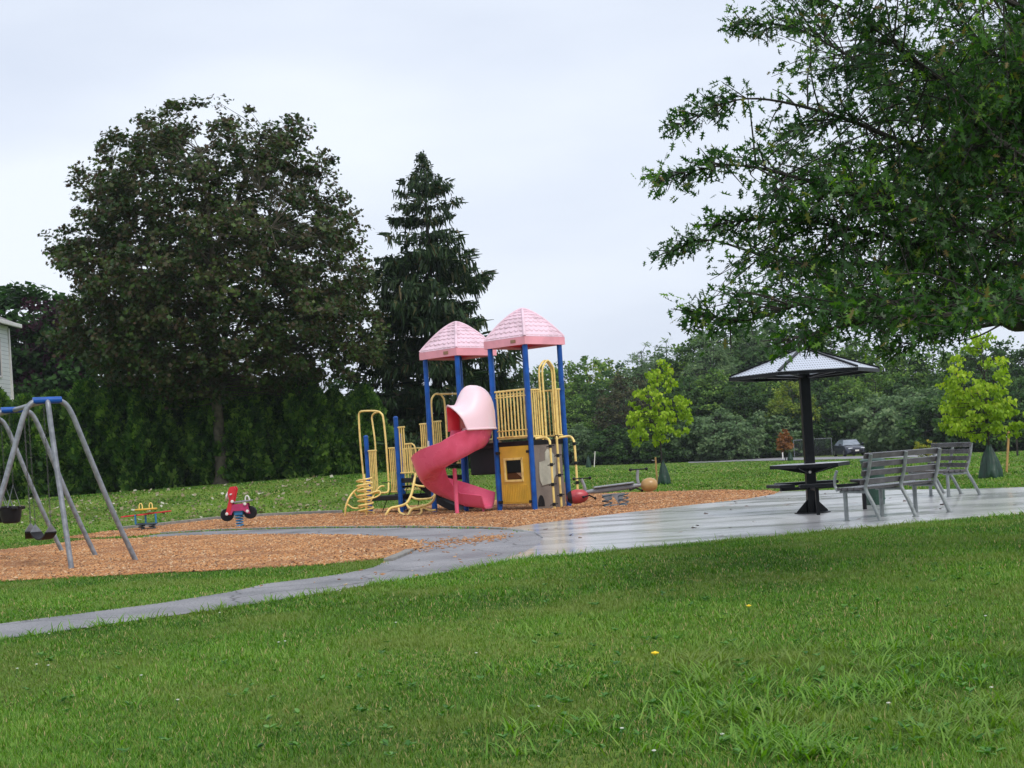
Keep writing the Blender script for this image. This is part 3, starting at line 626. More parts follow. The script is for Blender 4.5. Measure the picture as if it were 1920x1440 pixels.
def spruce(base, H, Rb, seed, label, dens=1.0):
    rg = np.random.default_rng(seed); base = np.array(base); t = thing('spruce_tree', label, 'tree', tuple(base)); mb = MB()
    mb.tube([base + [0, 0, -.1], base + [0, 0, H * .5], base + [.05, 0, H]], [.24, .14, .012], 8)
    pos = []; dr = []; sc = []; z = 1.2
    while z < H - .15:
        f = 1 - z / H; L0 = Rb * 1.04 * (f ** .78 if f > .1 else f * 1.5)
        for k in range(8 if f > .12 else 4):
            a = rg.random() * 6.283; L = L0 * (.6 + .5 * rg.random())
            if L < .25: L = .25
            d = np.array([math.cos(a), math.sin(a), 0]); s = np.array([0, 0, z + rg.normal() * .06]); up = .34 * f * L if f > .25 else -.15 * L
            P = smooth_path([s, s + d * L * .45 + [0, 0, -up * .35 + .05 * L], s + d * L * .85 + [0, 0, -up * .75], s + d * L * 1.12 + [0, 0, -up * .5 + .07 * L]], 5)
            mb.tube([base + p for p in P], [.045 * (L / Rb + .2) * (1 - .85 * i / (len(P) - 1)) for i in range(len(P))], 5, False)
            for i in range(int((8 + L * 24) * dens * (1 if f > .3 else .6))):
                u = .1 + .9 * rg.random(); q = P[min(int(u * (len(P) - 1)), len(P) - 2)]; q2 = P[min(int(u * (len(P) - 1)), len(P) - 2) + 1]; fr = u * (len(P) - 1) % 1; c = q + (q2 - q) * fr
                hang = (.14 + .5 * min(1, L / 2) * rg.random()) * (1 - .55 * u * (rg.random() < .5)); side = rg.normal() * .22 * L * (1 - u * .75)
                c = c + np.array([-d[1], d[0], 0]) * side
                dd = np.array([0, 0, -1.0]) + d * .35 + rg.normal(size=3) * .22 if rg.random() < .72 else d + np.array([-d[1], d[0], 0]) * np.sign(side) * .8 + [0, 0, .12]
                for j in range(5): pos.append(c + rg.normal(size=3) * .08); dr.append(dd + rg.normal(size=3) * .12); sc.append((.035 + hang * .08, hang * (.6 + .6 * rg.random()), 1))
        z += (.42 + .26 * rg.random()) if f > .15 else .24
    mb.build('trunk', M['barkdark'], t, True)
    pos = np.array(pos); SP = ([(-.5, 0, 0), (.5, 0, 0), (.62, .4, .02), (.2, .95, 0), (-.2, 1, 0), (-.6, .45, .02)], [(0, 1, 2, 3, 4, 5)])
    scatter('crown', SP[0], SP[1], base + pos, frames_dir(np.array(dr)), np.array(sc), M['spruce'], t)
    return t
sb = PD(829, 893, 61.0); sb[2] = float(tz(sb[0], sb[1])); spruce(sb, 13.75, 4.7, 5, 'tall spruce with drooping branches behind the climbing frame', .78)
sb = PD(735, 893, 64.0); sb[2] = .6; spruce(sb, 5.6, 2.6, 9, 'low dark spruce between the maple and the tall spruce', .8)

# cedar hedge
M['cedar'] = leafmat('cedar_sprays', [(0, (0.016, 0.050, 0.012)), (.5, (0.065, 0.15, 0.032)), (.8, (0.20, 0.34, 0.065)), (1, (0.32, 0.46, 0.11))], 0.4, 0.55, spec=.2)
def cedar(seed):
    rg = np.random.default_rng(seed); t = thing('cedar_tree', 'dark green cedar in the hedge along the bank', 'tree', (0, 0, 0), 'cedars of the hedge')
    MB().tube([(0, 0, 0), (.04, 0, 1.6), (0, .03, 3.2)], [.12, .08, .02], 7).build('trunk', M['barkdark'], t)
    n = 9000; z = rg.random(n) ** .9 * 3.85; rad = 1.3 * np.clip(1 - (z / 4.0) ** 3.2, .03, 1) * (.88 + .12 * np.sin(z * 4 + seed)) * np.clip(.72 + z, 0, 1)
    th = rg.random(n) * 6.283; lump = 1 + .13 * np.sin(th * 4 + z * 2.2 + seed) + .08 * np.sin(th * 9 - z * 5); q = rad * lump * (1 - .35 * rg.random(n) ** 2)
    p = np.stack([np.cos(th) * q, np.sin(th) * q * .9, z], 1); d = np.stack([np.cos(th) * .7, np.sin(th) * .7, .55 + rg.normal(size=n) * .45], 1) + rg.normal(size=(n, 3)) * .3
    SP = ([(0, 0, 0), (.3, .3, .05), (.42, .7, 0), (.12, .75, 0), (0, 1.1, .03), (-.12, .75, 0), (-.42, .7, 0), (-.3, .3, .05)], [(0, 1, 2, 3, 4, 5, 6, 7)])
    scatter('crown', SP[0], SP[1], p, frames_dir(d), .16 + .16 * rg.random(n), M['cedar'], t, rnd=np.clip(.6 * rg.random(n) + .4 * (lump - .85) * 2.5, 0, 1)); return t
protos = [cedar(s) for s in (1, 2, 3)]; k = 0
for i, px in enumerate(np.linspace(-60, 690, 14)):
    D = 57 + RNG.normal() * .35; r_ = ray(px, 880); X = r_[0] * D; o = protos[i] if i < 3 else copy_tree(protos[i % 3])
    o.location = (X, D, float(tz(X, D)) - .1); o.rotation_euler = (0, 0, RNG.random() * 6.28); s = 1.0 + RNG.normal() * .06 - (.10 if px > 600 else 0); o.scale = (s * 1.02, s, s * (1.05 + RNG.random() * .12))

# young lime-green trees with watering bags
M['lime'] = leafmat('lime_leaves', [(0, (0.11, 0.20, 0.014)), (.5, (0.27, 0.42, 0.035)), (.9, (0.44, 0.56, 0.07)), (1, (0.56, 0.54, 0.07))], 0.35, 0.55, spec=.15)
LIMEL = ([(0, 0, 0), (.36, .12, .03), (.42, .45, .05), (.2, .8, .02), (0, 1.1, 0), (-.2, .8, .02), (-.42, .45, .05), (-.36, .12, .03)], [tuple(range(8))])
yb = G(1243, 909)
t = thing('young_tree', 'slim young tree with lime leaves standing between see-saw and car', 'tree', tuple(yb))
crown_tree(t, yb, [(1.25, .7, .6), (1.6, 1.0, .95), (2.1, .9, .98), (2.6, .75, .8), (3.1, .5, .62), (3.5, .38, .42), (3.95, .12, .2)], .035, 125, 24, .088, LIMEL, M['lime'], M['barkdark'], .15, droop=1.0, shell=.3, nlimb=10, limb_seed=4, thin=.006)
yb2 = G(1857, 897)
t = thing('young_tree', 'slim young tree with lime leaves behind the far bench', 'tree', tuple(yb2))
crown_tree(t, yb2, [(.95, .75, .75), (1.3, 1.0, .95), (1.8, 1.05, .85), (2.3, .95, .6), (2.8, .72, .5), (3.2, .4, .35), (3.5, .1, .15)], .035, 130, 32, .075, LIMEL, M['lime'], M['barkdark'], .16, droop=.8, shell=.3, nlimb=10, limb_seed=8, thin=.006)
def water_bag(c, h, r, label):
    t = thing('watering_bag', label, 'watering bag', tuple(c))
    MB().lathe(c, [(r * .98, 0), (r * 1.03, h * .06), (r * .93, h * .25), (r * .74, h * .5), (r * .52, h * .75), (r * .26, h * .93), (r * .2, h)], 40, wob=lambda a, j: .11 * math.sin(a * 4 + j * .6) + .09 * math.sin(a * 7 - j * .9) + .05 * math.sin(a * 13 + j * 1.7)).build('bag_body', M['bag'], t, True)
    MB().tube([c + np.array([-r * .2, -.02, h * .97]), c + np.array([0, -r * .25, h * 1.03]), c + np.array([r * .25, -.02, h * .99])], .012, 6).build('strap', M['bag'], t)
water_bag(yb + [.04, -.03, 0], .70, .17, 'green plastic watering bag round the trunk between see-saw and car')
water_bag(yb2 + [0, -.03, 0], .75, .24, 'green plastic watering bag round the trunk behind the far bench')
def stake(px, py0, py1, label, lean=0.0, w_=.05, mat=None):
    c = G(px, py0); sc = F / c[1]; h = (py0 - py1) / sc; t = thing('tree_stake', label, 'stake', tuple(c))
    MB().box(c + [lean * h / 2, 0, h / 2 - .02], (w_, w_, h), [unit([1, 0, -lean]), (0, 1, 0), unit([lean, 0, 1])], .006).build('post', mat or M['woodstake'], t)
    MB().tube([c + [lean * h * .85, 0, h * .85], c + [lean * h * .85 - .12, .02, h * .87]], .008, 5).build('tie', M['white'], t); return c
stake(1232, 905, 856, 'pale orange wooden stake beside the lime tree between see-saw and car')
stake(1887, 886, 808, 'leaning wooden stake at the right of the far bench', .12)
stake(1908, 856, 806, 'dark wooden stake behind the leaning one at the right edge', 0, .06, M['barkdark'])

# far saplings
M['rust'] = leafmat('rust_leaves', [(0, (0.12, 0.05, 0.02)), (.6, (0.26, 0.11, 0.035)), (1, (0.34, 0.17, 0.05))], 0.3, .6)
c = PD(1473, 861, 108); c[2] = float(tz(c[0], c[1])); t = thing('sapling', 'small rust brown sapling by the far road', 'tree', tuple(c))
crown_tree(t, c, [(.9, .5, .5), (1.3, .5, .45), (1.9, .38, .38), (2.5, .12, .12)], .04, 60, 18, .2, QUAD, M['rust'], M['barkdark'], .16, nlimb=5)
water_bag(c + [.35, 0, 0], .7, .2, 'small green watering bag beside the rust brown sapling')
stake(1468, 862, 842, 'white stake beside the rust brown sapling', 0, .09, M['white'])
stake(1114, 876, 846, 'tall white stake in the grass beyond the see-saw', .12, .07, M['white'])
water_bag(G(1104, 877), .95, .2, 'small green watering bag in the grass beyond the see-saw')

# far wood: a few kinds of trees, each copied
def leafset(name, a, b, c_, tr=.25): return leafmat(name, [(0, (a[0] * 1.1, a[1] * 1.1, a[2])), (.55, (b[0] * 1.6, b[1] * 1.7, b[2] * 1.4)), (1, (c_[0] * 1.8, c_[1] * 1.85, c_[2] * 1.5))], tr + .1, .6, spec=.12)
M['wood_dark'] = leafset('wood_leaves_dark', (0.014, 0.030, 0.014), (0.035, 0.070, 0.026), (0.075, 0.12, 0.04))
M['wood_gloom'] = leafset('wood_leaves_gloomy', (0.008, 0.018, 0.007), (0.018, 0.042, 0.013), (0.035, 0.075, 0.02))
M['wood_mid'] = leafset('wood_leaves_mid', (0.025, 0.055, 0.018), (0.07, 0.125, 0.035), (0.14, 0.20, 0.05))
M['wood_yel'] = leafset('wood_leaves_yellowish', (0.05, 0.08, 0.02), (0.12, 0.16, 0.035), (0.22, 0.22, 0.05))
M['wood_grey'] = leafset('wood_leaves_grey', (0.035, 0.065, 0.035), (0.09, 0.135, 0.075), (0.16, 0.20, 0.12))
M['wood_brown'] = leafset('wood_leaves_brown', (0.018, 0.020, 0.012), (0.045, 0.045, 0.028), (0.085, 0.075, 0.045))
def proto(name, label, group, prof, mat, nclump, nleaf, lsize, clump_r, seed, leaf=QUAD, droop=0, bark=None, tr=.18, shell=.5, depth=.9):
    t = thing(name, label, 'tree' if 'shrub' not in name else 'shrub', (0, 0, 0), group)
    crown_tree(t, (0, 0, 0), prof, tr, nclump, nleaf, lsize, leaf, mat, bark or M['barkdark'], clump_r, nlimb=7, limb_seed=seed, droop=droop, shell=shell, depth=depth, thin=.02); return t
round_prof = [(.6, 1.6, 1.8), (2.5, 3.2, 3.1), (5, 3.8, 3.7), (7.5, 3.3, 3.4), (9.3, 2.1, 2.2), (10.2, .7, .7)]
tall_prof = [(.6, 1.3, 1.2), (3, 2.3, 2.4), (6, 2.7, 2.5), (9, 2.0, 2.1), (11, 1.3, 1.3), (12.3, .6, .6)]
shrub_prof = [(0.1, 1.7, 1.8), (1.0, 2.5, 2.4), (2.2, 2.5, 2.6), (3.2, 1.9, 1.8), (4.0, .8, .9)]
KINDS = {
 'dark': proto('broadleaf_tree', 'dark green broad tree in the far wood', 'dark trees of the far wood', round_prof, M['wood_dark'], 190, 36, .34, .75, 21),
 'mid': proto('broadleaf_tree', 'mid green broad tree in the far wood', 'mid green trees of the far wood', round_prof, M['wood_mid'], 190, 36, .32, .75, 22),
 'yel': proto('broadleaf_tree', 'yellow green tree in the far wood', 'yellowish trees of the far wood', round_prof, M['wood_yel'], 170, 34, .32, .7, 23),
 'will': proto('willow_tree', 'feathery grey green willow rising above the far wood', 'feathery willows of the far wood', tall_prof, M['wood_grey'], 210, 30, .42, .55, 24, leaf=([(0, 0, 0), (.12, .4, 0), (0, 1, 0), (-.12, .4, 0)], [(0, 1, 2, 3)]), shell=.3),
 'shrub': proto('willow_shrub', 'rounded grey green shrub at the foot of the far wood', 'grey green shrubs along the far wood', shrub_prof, M['wood_grey'], 140, 40, .24, .5, 25, tr=.08),
 'dshrub': proto('broadleaf_shrub', 'rounded dark green shrub at the foot of the far wood', 'dark shrubs along the far wood', shrub_prof, M['wood_dark'], 140, 40, .26, .5, 26, tr=.08),
 'gloom': proto('broadleaf_tree', 'very dark tree behind the cedar hedge', None, round_prof, M['wood_gloom'], 200, 44, .30, .75, 31),
 'brown': proto('broadleaf_tree', 'brownish dark tree behind the lime sapling', None, round_prof, M['wood_brown'], 170, 34, .30, .7, 27),
}
used = set()
def place(kind, px, D, top_py, wscale=1.0, label=None, group=None):
    """stand a tree at image column px, D metres away, its top reaching image row top_py"""
    src = KINDS[kind]; r_ = ray(px, 860); X = r_[0] * D; zg = float(tz(X, D))
    H0 = {'dark': 10.4, 'mid': 10.4, 'yel': 10.4, 'brown': 10.4, 'gloom': 10.4, 'will': 12.3, 'shrub': 4.2, 'dshrub': 4.2}[kind]
    ztop = PD(px, top_py, D)[2]; s = (ztop - zg) / H0
    if kind in used: o = copy_tree(src)
    else: o = src; used.add(kind)
    o.location = (X, D, zg - .1); o.rotation_euler = (0, 0, RNG.random() * 6.28); o.scale = (s * wscale, s * wscale, s)
    if label: o['label'] = label
    if group: o['group'] = group
    elif label and 'group' in o.keys(): del o['group']
    return o
rows = [
 # back row
 ('mid', 1068, 168, 676), ('mid', 1110, 172, 668), ('yel', 1140, 180, 668), ('dark', 1172, 165, 680), ('mid', 1020, 165, 684), ('dark', 985, 160, 690), ('dark', 940, 165, 700), ('mid', 890, 165, 706),
 ('will', 1215, 150, 628), ('will', 1262, 152, 618), ('dark', 1240, 158, 662), ('dark', 1290, 150, 650), ('mid', 1330, 150, 626), ('will', 1345, 142, 585), ('dark', 1385, 150, 590), ('will', 1425, 150, 566),
 ('dark', 1470, 155, 580), ('mid', 1520, 158, 604), ('dark', 1570, 155, 620), ('mid', 1620, 152, 636), ('dark', 1670, 155, 644), ('mid', 1715, 150, 650), ('dark', 1760, 150, 648), ('mid', 1805, 146, 650), ('dark', 1850, 140, 640), ('dark', 1895, 140, 636), ('mid', 1940, 140, 650), ('dark', 1985, 140, 640),
 # middle row
 ('dark', 1045, 145, 735), ('mid', 1085, 143, 742), ('dark', 1125, 145, 722), ('brown', 1178, 132, 700), ('dark', 1232, 140, 712), ('dark', 1300, 138, 706), ('mid', 1345, 138, 690), ('dark', 1395, 136, 702), ('mid', 1440, 138, 706),
 ('yel', 1492, 132, 708), ('dark', 1545, 136, 716), ('mid', 1590, 136, 704), ('mid', 1650, 138, 692), ('dark', 1700, 136, 706), ('dark', 1760, 134, 712), ('dark', 1830, 132, 700), ('dark', 1890, 130, 690), ('mid', 1950, 130, 700), ('dark', 960, 140, 760), ('dark', 1005, 140, 750)]
for k_, px, D, tp in rows:
    lab = None
    if (k_, px) == ('yel', 1492): lab = 'yellowing tree seen left of the parasol post'
    if (k_, px) == ('yel', 1140): lab = 'yellow topped tree at the back of the wood above the see-saw'
    place(k_, px, D, tp, 1.0, lab)
for k_, px, D, tp in [('dshrub', 1040, 136, 800), ('shrub', 1078, 134, 790), ('dshrub', 1118, 134, 800), ('dshrub', 1160, 130, 795), ('dshrub', 1205, 128, 800), ('dshrub', 1250, 128, 790), ('dshrub', 1292, 128, 780), ('shrub', 1330, 127, 762), ('shrub', 1372, 126, 775),
    ('dshrub', 1412, 130, 782), ('shrub', 1450, 131, 765), ('dshrub', 1492, 132, 760), ('dshrub', 1538, 133, 745), ('dshrub', 1585, 134, 740), ('shrub', 1640, 132, 732), ('shrub', 1690, 128, 720), ('shrub', 1738, 124, 722), ('dshrub', 1780, 118, 730), ('dshrub', 1825, 118, 730), ('dshrub', 1872, 116, 735), ('dshrub', 1915, 116, 735), ('dshrub', 1960, 116, 735), ('dshrub', 1000, 134, 800), ('dshrub', 955, 134, 800), ('dshrub', 910, 132, 800), ('dshrub', 870, 132, 800)]:
    place(k_, px, D, tp, 1.15)
# trees behind the hedge at the left
place('gloom', 10, 84, 508, 1.2, 'dark green tree behind the white house'); place('gloom', 62, 86, 528, 1.1, 'dark green tree between the house and the maple crown'); place('gloom', 105, 82, 600, 1.1, 'low dark green tree seen left of the maple crown'); place('gloom', 350, 76, 690, 1.1, 'low dark tree over the hedge straight behind the maple trunk'); place('gloom', 460, 78, 695, 1.1, 'low dark tree over the hedge just right of the maple trunk')
M['purple'] = leafset('purple_leaves', (0.015, 0.006, 0.012), (0.03, 0.011, 0.022), (0.06, 0.025, 0.042))
pb = PD(92, 850, 82); pb[2] = .3; t = thing('plum_tree', 'purple leaved tree peeping out left of the maple crown', 'tree', tuple(pb))
crown_tree(t, pb, [(2.5, 1.5, 1.5), (5, 2.2, 2.0), (8, 1.8, 2.2), (10.5, 1.3, 1.6), (12.6, .4, .5)], .15, 120, 34, .22, QUAD, M['purple'], M['barkdark'], .6, nlimb=7)
place('gloom', 640, 78, 700, 1.0, 'dark tree just above the hedge behind the maple'); place('gloom', 550, 78, 690, .9, 'low dark tree over the hedge well right of the maple trunk'); place('gloom', 250, 76, 690, .9, 'low dark tree over the hedge left of the maple trunk')
place('dark', 760, 82, 700, .9, 'dark tree at the foot of the tall spruce, left side'); place('dark', 900, 90, 745, .9, 'dark tree at the foot of the tall spruce, right side'); place('dshrub', 790, 62, 800, 1.1, 'dark bush at the foot of the tall spruce'); place('dshrub', 850, 64, 815, 1.1, 'dark bush right of the tall spruce trunk')
place('gloom', 728, 62, 740, 1.0, 'dark bush at the end of the cedar hedge')

# ------------------------------------------------------------------ near pin oak hanging in from the right
M['oakleaf'] = leafmat('oak_leaves', [(0, (0.012, 0.040, 0.011)), (.45, (0.034, 0.095, 0.018)), (.72, (0.070, 0.17, 0.027)), (.93, (0.18, 0.33, 0.04)), (1, (0.17, 0.12, 0.045))], 0.36, 0.38, spec=.3)
oak_out = [(1395, -60), (1352, 10), (1410, 66), (1480, 70), (1490, 110), (1400, 140), (1330, 165), (1262, 235), (1285, 255), (1310, 225), (1390, 245), (1290, 290), (1232, 335), (1262, 345), (1330, 320), (1400, 350), (1330, 395), (1285, 430), (1248, 470), (1262, 490), (1285, 470), (1340, 460), (1390, 500), (1320, 500), (1275, 545), (1290, 595), (1340, 580), (1335, 612), (1420, 640), (1500, 655), (1560, 650), (1640, 690), (1680, 700), (1700, 655), (1775, 690), (1800, 640), (1850, 600), (1930, 615), (2040, 640), (2250, 700), (2350, 200), (2250, -350), (1600, -350)]
oakb = np.array([ray(2085, 1040)[0] * 13.2, 13.2, 0.0])
t = thing('oak_tree', 'lobed leaf oak whose branches hang in from the right', 'tree', tuple(oakb))
mb = MB(); rg = np.random.default_rng(42)
top = oakb + np.array([-.15, .2, 8.5]); trunk = smooth_path([oakb + [0, 0, -.1], oakb + [-.05, 0, 2.5], oakb + [-.1, .1, 5.2], top], 8)
mb.tube(trunk, [.24 * (1 - .85 * i / (len(trunk) - 1)) + (.06 if i == 0 else 0) for i in range(len(trunk))], 12)
def on_trunk(z): return min(trunk, key=lambda p: abs(p[2] - z))
limbs = []   # (start z, pixel waypoints (px,py,D))
LB = [(2.35, [(1920, 612, 12.8), (1840, 577, 12.4), (1700, 567, 12), (1530, 565, 11.7), (1400, 600, 11.5), (1300, 585, 11.4)]),
      (2.5, [(1930, 590, 13.4), (1780, 625, 13.9), (1660, 660, 14.3)]),
      (2.6, [(1900, 540, 13.6), (1700, 500, 14.2), (1480, 490, 14.6), (1330, 450, 14.7), (1258, 470, 14.8)]),
      (2.8, [(1900, 450, 12.6), (1720, 400, 12.2), (1520, 340, 11.9), (1380, 310, 11.8), (1245, 332, 11.7)]),
      (3.0, [(1930, 380, 13.2), (1800, 310, 13), (1700, 270, 12.7), (1560, 215, 12.5), (1400, 185, 12.4), (1275, 232, 12.3)]),
      (3.3, [(1930, 275, 13.2), (1820, 235, 13.4), (1720, 195, 13.8), (1600, 110, 14.2), (1480, 50, 14.4), (1380, 45, 14.5)]),
      (3.4, [(1940, 300, 12.7), (1850, 250, 12.3), (1760, 150, 12), (1640, 55, 11.9), (1520, -20, 11.8)]),
      (3.6, [(1920, 238, 13.2), (1870, 136, 13.5), (1820, 58, 13.9), (1740, -60, 14.2)]),
      (3.2, [(1950, 360, 13.6), (1900, 200, 13.4), (1895, 40, 13.3), (1880, -120, 13.3)]),
      (4.5, [(1960, 60, 13.4), (1840, -80, 13.7), (1650, -180, 14)]), (4.2, [(1970, 60, 12.4), (1800, -40, 11.6), (1620, -90, 11)]),
      (2.4, [(2180, 600, 12.8), (2330, 560, 12.4)]), (3.2, [(2200, 380, 13.6), (2360, 300, 14)]), (4, [(2200, 150, 13), (2330, 30, 12.6)]),
      (2.5, [(2000, 610, 14.6), (1900, 560, 15.8), (1800, 540, 16.6)]), (2.6, [(2000, 560, 11.8), (1900, 560, 11), (1820, 590, 10.4)]),
      (2.7, [(1880, 500, 12.9), (1760, 470, 12.6), (1600, 430, 12.3), (1450, 410, 12.2), (1350, 420, 12.1)]),
      (2.45, [(1900, 590, 12.2), (1740, 590, 11.4), (1590, 610, 11), (1480, 635, 10.8)]),
      (3.6, [(1980, 330, 15), (1880, 200, 16), (1700, 90, 16.5)]), (3.1, [(1950, 440, 15), (1800, 380, 16), (1600, 330, 16.4), (1470, 280, 16.5)])]
nodes = []
for z0, wp_ in LB:
    P = smooth_path([on_trunk(z0)] + [PD(*q) for q in wp_], 7); m = len(P); r0 = .058 if len(wp_) > 3 else .05
    mb.tube(P, [r0 * (1 - i / (m - 1)) ** 1.45 + .004 for i in range(m)], 8); nodes += [(p, unit(P[min(i + 1, m - 1)] - P[max(i - 1, 0)]), i / (m - 1)) for i, p in enumerate(P)]
leafP = []; leafD = []; leafR = []
for p, d, u in nodes:
    if u < .12: continue
    for _ in range(8 if u < .75 else 4):
        L = (.35 + .75 * rg.random()) * (1.0 if u < .8 else .5); dv = unit(d * (.8 if u > .7 else .4) + rg.normal(size=3) * np.array([.75, .75, .55]) + [-.1, 0, -.12])
        e = p + dv * L; mid = p + dv * L * .5 + rg.normal(size=3) * .04 + [0, 0, .03]
        if math.sin(e[0] * 3.1 + e[2] * 2.2 + 1) * math.sin(e[2] * 4.3 - e[0] * 1.7) * math.sin(e[1] * 1.1 + e[2]) > .12 and u < .85: continue
        if u < .8 and not inpoly(np.array([toPix(p + (e - p) * q_) for q_ in (0, .5, .8, 1, 1.15)]), oak_out).all(): continue
        if u >= .8: e = p + (e - p) * .5; mid = (p + e) / 2
        P = smooth_path([p, mid, e], 4); mb.tube(P, [.009 * (1 - .7 * i / (len(P) - 1)) for i in range(len(P))], 4, False)
        tone = rg.random()
        nl = int(5 + L * 22) if u < .8 else int(4 + L * 14)
        for k in range(nl):
            f = .2 + .8 * rg.random() ** .8; q = P[min(int(f * (len(P) - 1)), len(P) - 1)] + rg.normal(size=3) * .055
            leafP.append(q); leafD.append(dv * .5 + rg.normal(size=3) * .75 + [0, 0, -.35]); leafR.append(min(.93, .02 + .36 * rg.random() + .58 * tone ** 2) if rg.random() > .05 else .94 + .06 * rg.random())
leafP = np.array(leafP); px_, py_ = toPix(leafP); ok = inpoly(np.column_stack([px_, py_]), oak_out) | (px_ < 1480); leafP = leafP[ok]; leafD = np.array(leafD)[ok]; leafR = np.array(leafR)[ok]
print('oak leaves', len(leafP))
mb.build('trunk', M['barkdark'], t, True)
scatter('crown', OAK[0], OAK[1], leafP, frames_dir(leafD), .05 + .048 * rg.random(len(leafP)), M['oakleaf'], t, rnd=leafR)

# ------------------------------------------------------------------ house at the left edge
def siding_mat():
    m, t, p, o = new_mat('white_siding'); g = N(t, 'ShaderNodeNewGeometry'); wv = N(t, 'ShaderNodeTexWave', wave_type='BANDS', bands_direction='Z', wave_profile='SAW'); wv.inputs['Scale'].default_value = 1.5
    t.links.new(g.outputs['Position'], wv.inputs['Vector']); b = N(t, 'ShaderNodeBump'); b.inputs['Strength'].default_value = 1; b.inputs['Distance'].default_value = .05
    t.links.new(wv.outputs['Fac'], b.inputs['Height']); t.links.new(b.outputs[0], p.inputs['Normal'])
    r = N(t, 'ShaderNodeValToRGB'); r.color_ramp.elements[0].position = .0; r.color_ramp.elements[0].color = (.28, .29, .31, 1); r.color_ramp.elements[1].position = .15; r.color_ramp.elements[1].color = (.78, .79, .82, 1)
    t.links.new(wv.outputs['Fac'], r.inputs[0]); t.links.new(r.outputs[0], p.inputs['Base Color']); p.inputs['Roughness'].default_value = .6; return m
M['siding'] = siding_mat(); M['shingle'] = mk('roof_shingle', (.16, .15, .15), .8, .2, 5, bump=.5); M['glass'] = mk('window_glass', (.05, .06, .07), .08, .2, 2); M['trim'] = mk('white_trim', (.6, .58, .56), .5, .08, 4)
hc = PD(22, 725, 72); hx, hy = hc[0], 64.0; ez = PD(22, 612, 72)[2]
t = thing('house', 'white sided house with grey roof at the left edge', 'house', (hx - 4, hy + 4, 0))
MB().box((hx - 4, hy + 4, ez / 2), (8, 8, ez)).build('wall', M['siding'], t)
MB().prism([(hx - 4, hy - .5, ez + 2.6), (hx + .45, hy - .5, ez), (hx + .45, hy - .5, ez - .18), (hx - 8.45, hy - .5, ez - .18), (hx - 8.45, hy - .5, ez)], (0, 9, 0)) if False else None
rf = MB(); e0 = .45
b4 = [np.array(q) for q in [(hx + e0, hy - e0, ez + .12), (hx + e0, hy + 8 + e0, ez + .12), (hx - 8 - e0, hy + 8 + e0, ez + .12), (hx - 8 - e0, hy - e0, ez + .12)]]
rg1, rg2 = np.array((hx - 3.2, hy + 4, ez + 2.1)), np.array((hx - 4.8, hy + 4, ez + 2.1))
rf.add(b4 + [rg1, rg2], [(0, 1, 4), (1, 2, 5, 4), (2, 3, 5), (3, 0, 4, 5), (3, 2, 1, 0)]); ro = rf.build('roof', M['shingle'], t)
gm = MB(); gm.box((hx - 4, hy - e0 - .06, ez + .02), (8.9, .12, .2), None, .02); gm.box((hx + e0 + .06, hy + 4, ez + .02), (.12, 8.9, .2), None, .02); gm.build('gutter', M['trim'], t)
MB().box((hx - .06, hy - .03, ez / 2), (.16, .08, ez - .2)).build('corner_board', M['trim'], t)
wf = MB()
for dz in (0, 1.9): wf.box((hx + .04, hy + 6.0, ez - .85 - dz + .1), (.09, 1.2, .09), None, .01)
for dy in (0, 1.1): wf.box((hx + .04, hy + 5.45 + dy, ez - 1.7), (.09, .09, 1.9), None, .01)
wo = wf.build('window', M['trim'], t); MB().box((hx + .02, hy + 6.0, ez - 1.7), (.05, 1.02, 1.75)).build('pane', M['glass'], wo)
MB().box((hx + .03, hy + 7.94, ez / 2), (.08, .16, ez - .2)).build('corner_board', M['trim'], t)

# ------------------------------------------------------------------ climbing frame
U1 = np.array([.7071, .7071, 0]); U2 = np.array([-.7071, .7071, 0]); UZ = np.array([0, 0, 1.0])
P4 = G(1003.5, 957.5); P4[2] = 0
SS = [0, 1.07, 2.14, 3.21, 4.38, 5.52]
def pp(k, j=0, z=0): return P4 + U2 * SS[k] + U1 * (1.07 * j) + UZ * z
def nf(px, py, off=0): return plane_hit(px, py, P4 - U1 * off, U1)
def rfp(px, py, off=0): return plane_hit(px, py, P4 - U2 * off, U2)
def z1(x, y): return 640 + x / 3.272, 560 + y / 3.272
def z2(x, y): return 860 + x / 3.2725, 560 + y / 3.2725
pg = thing('climbing_frame', 'blue posted play structure with two pink roofs and pink spiral slide', 'play structure', tuple(P4))
def post(k, j, h, cap=True):
    b = pp(k, j); o = MB().tube([b + UZ * -.1, b + UZ * h], .056, 16).build('post', M['blue'], pg, True)
    MB().ball(b + UZ * h, (.06, .06, .045)).build('cap', M['blue'], o, True); return o
for k in (0, 1):
    for j in (0, 1): post(k, j, 3.62)
for k in (2, 3):
    for j in (0, 1): post(k, j, 3.59)
post(4, 0, 2.25); post(4, 1, 2.25); post(5, 0, 1.86); post(5, 1, 1.86)
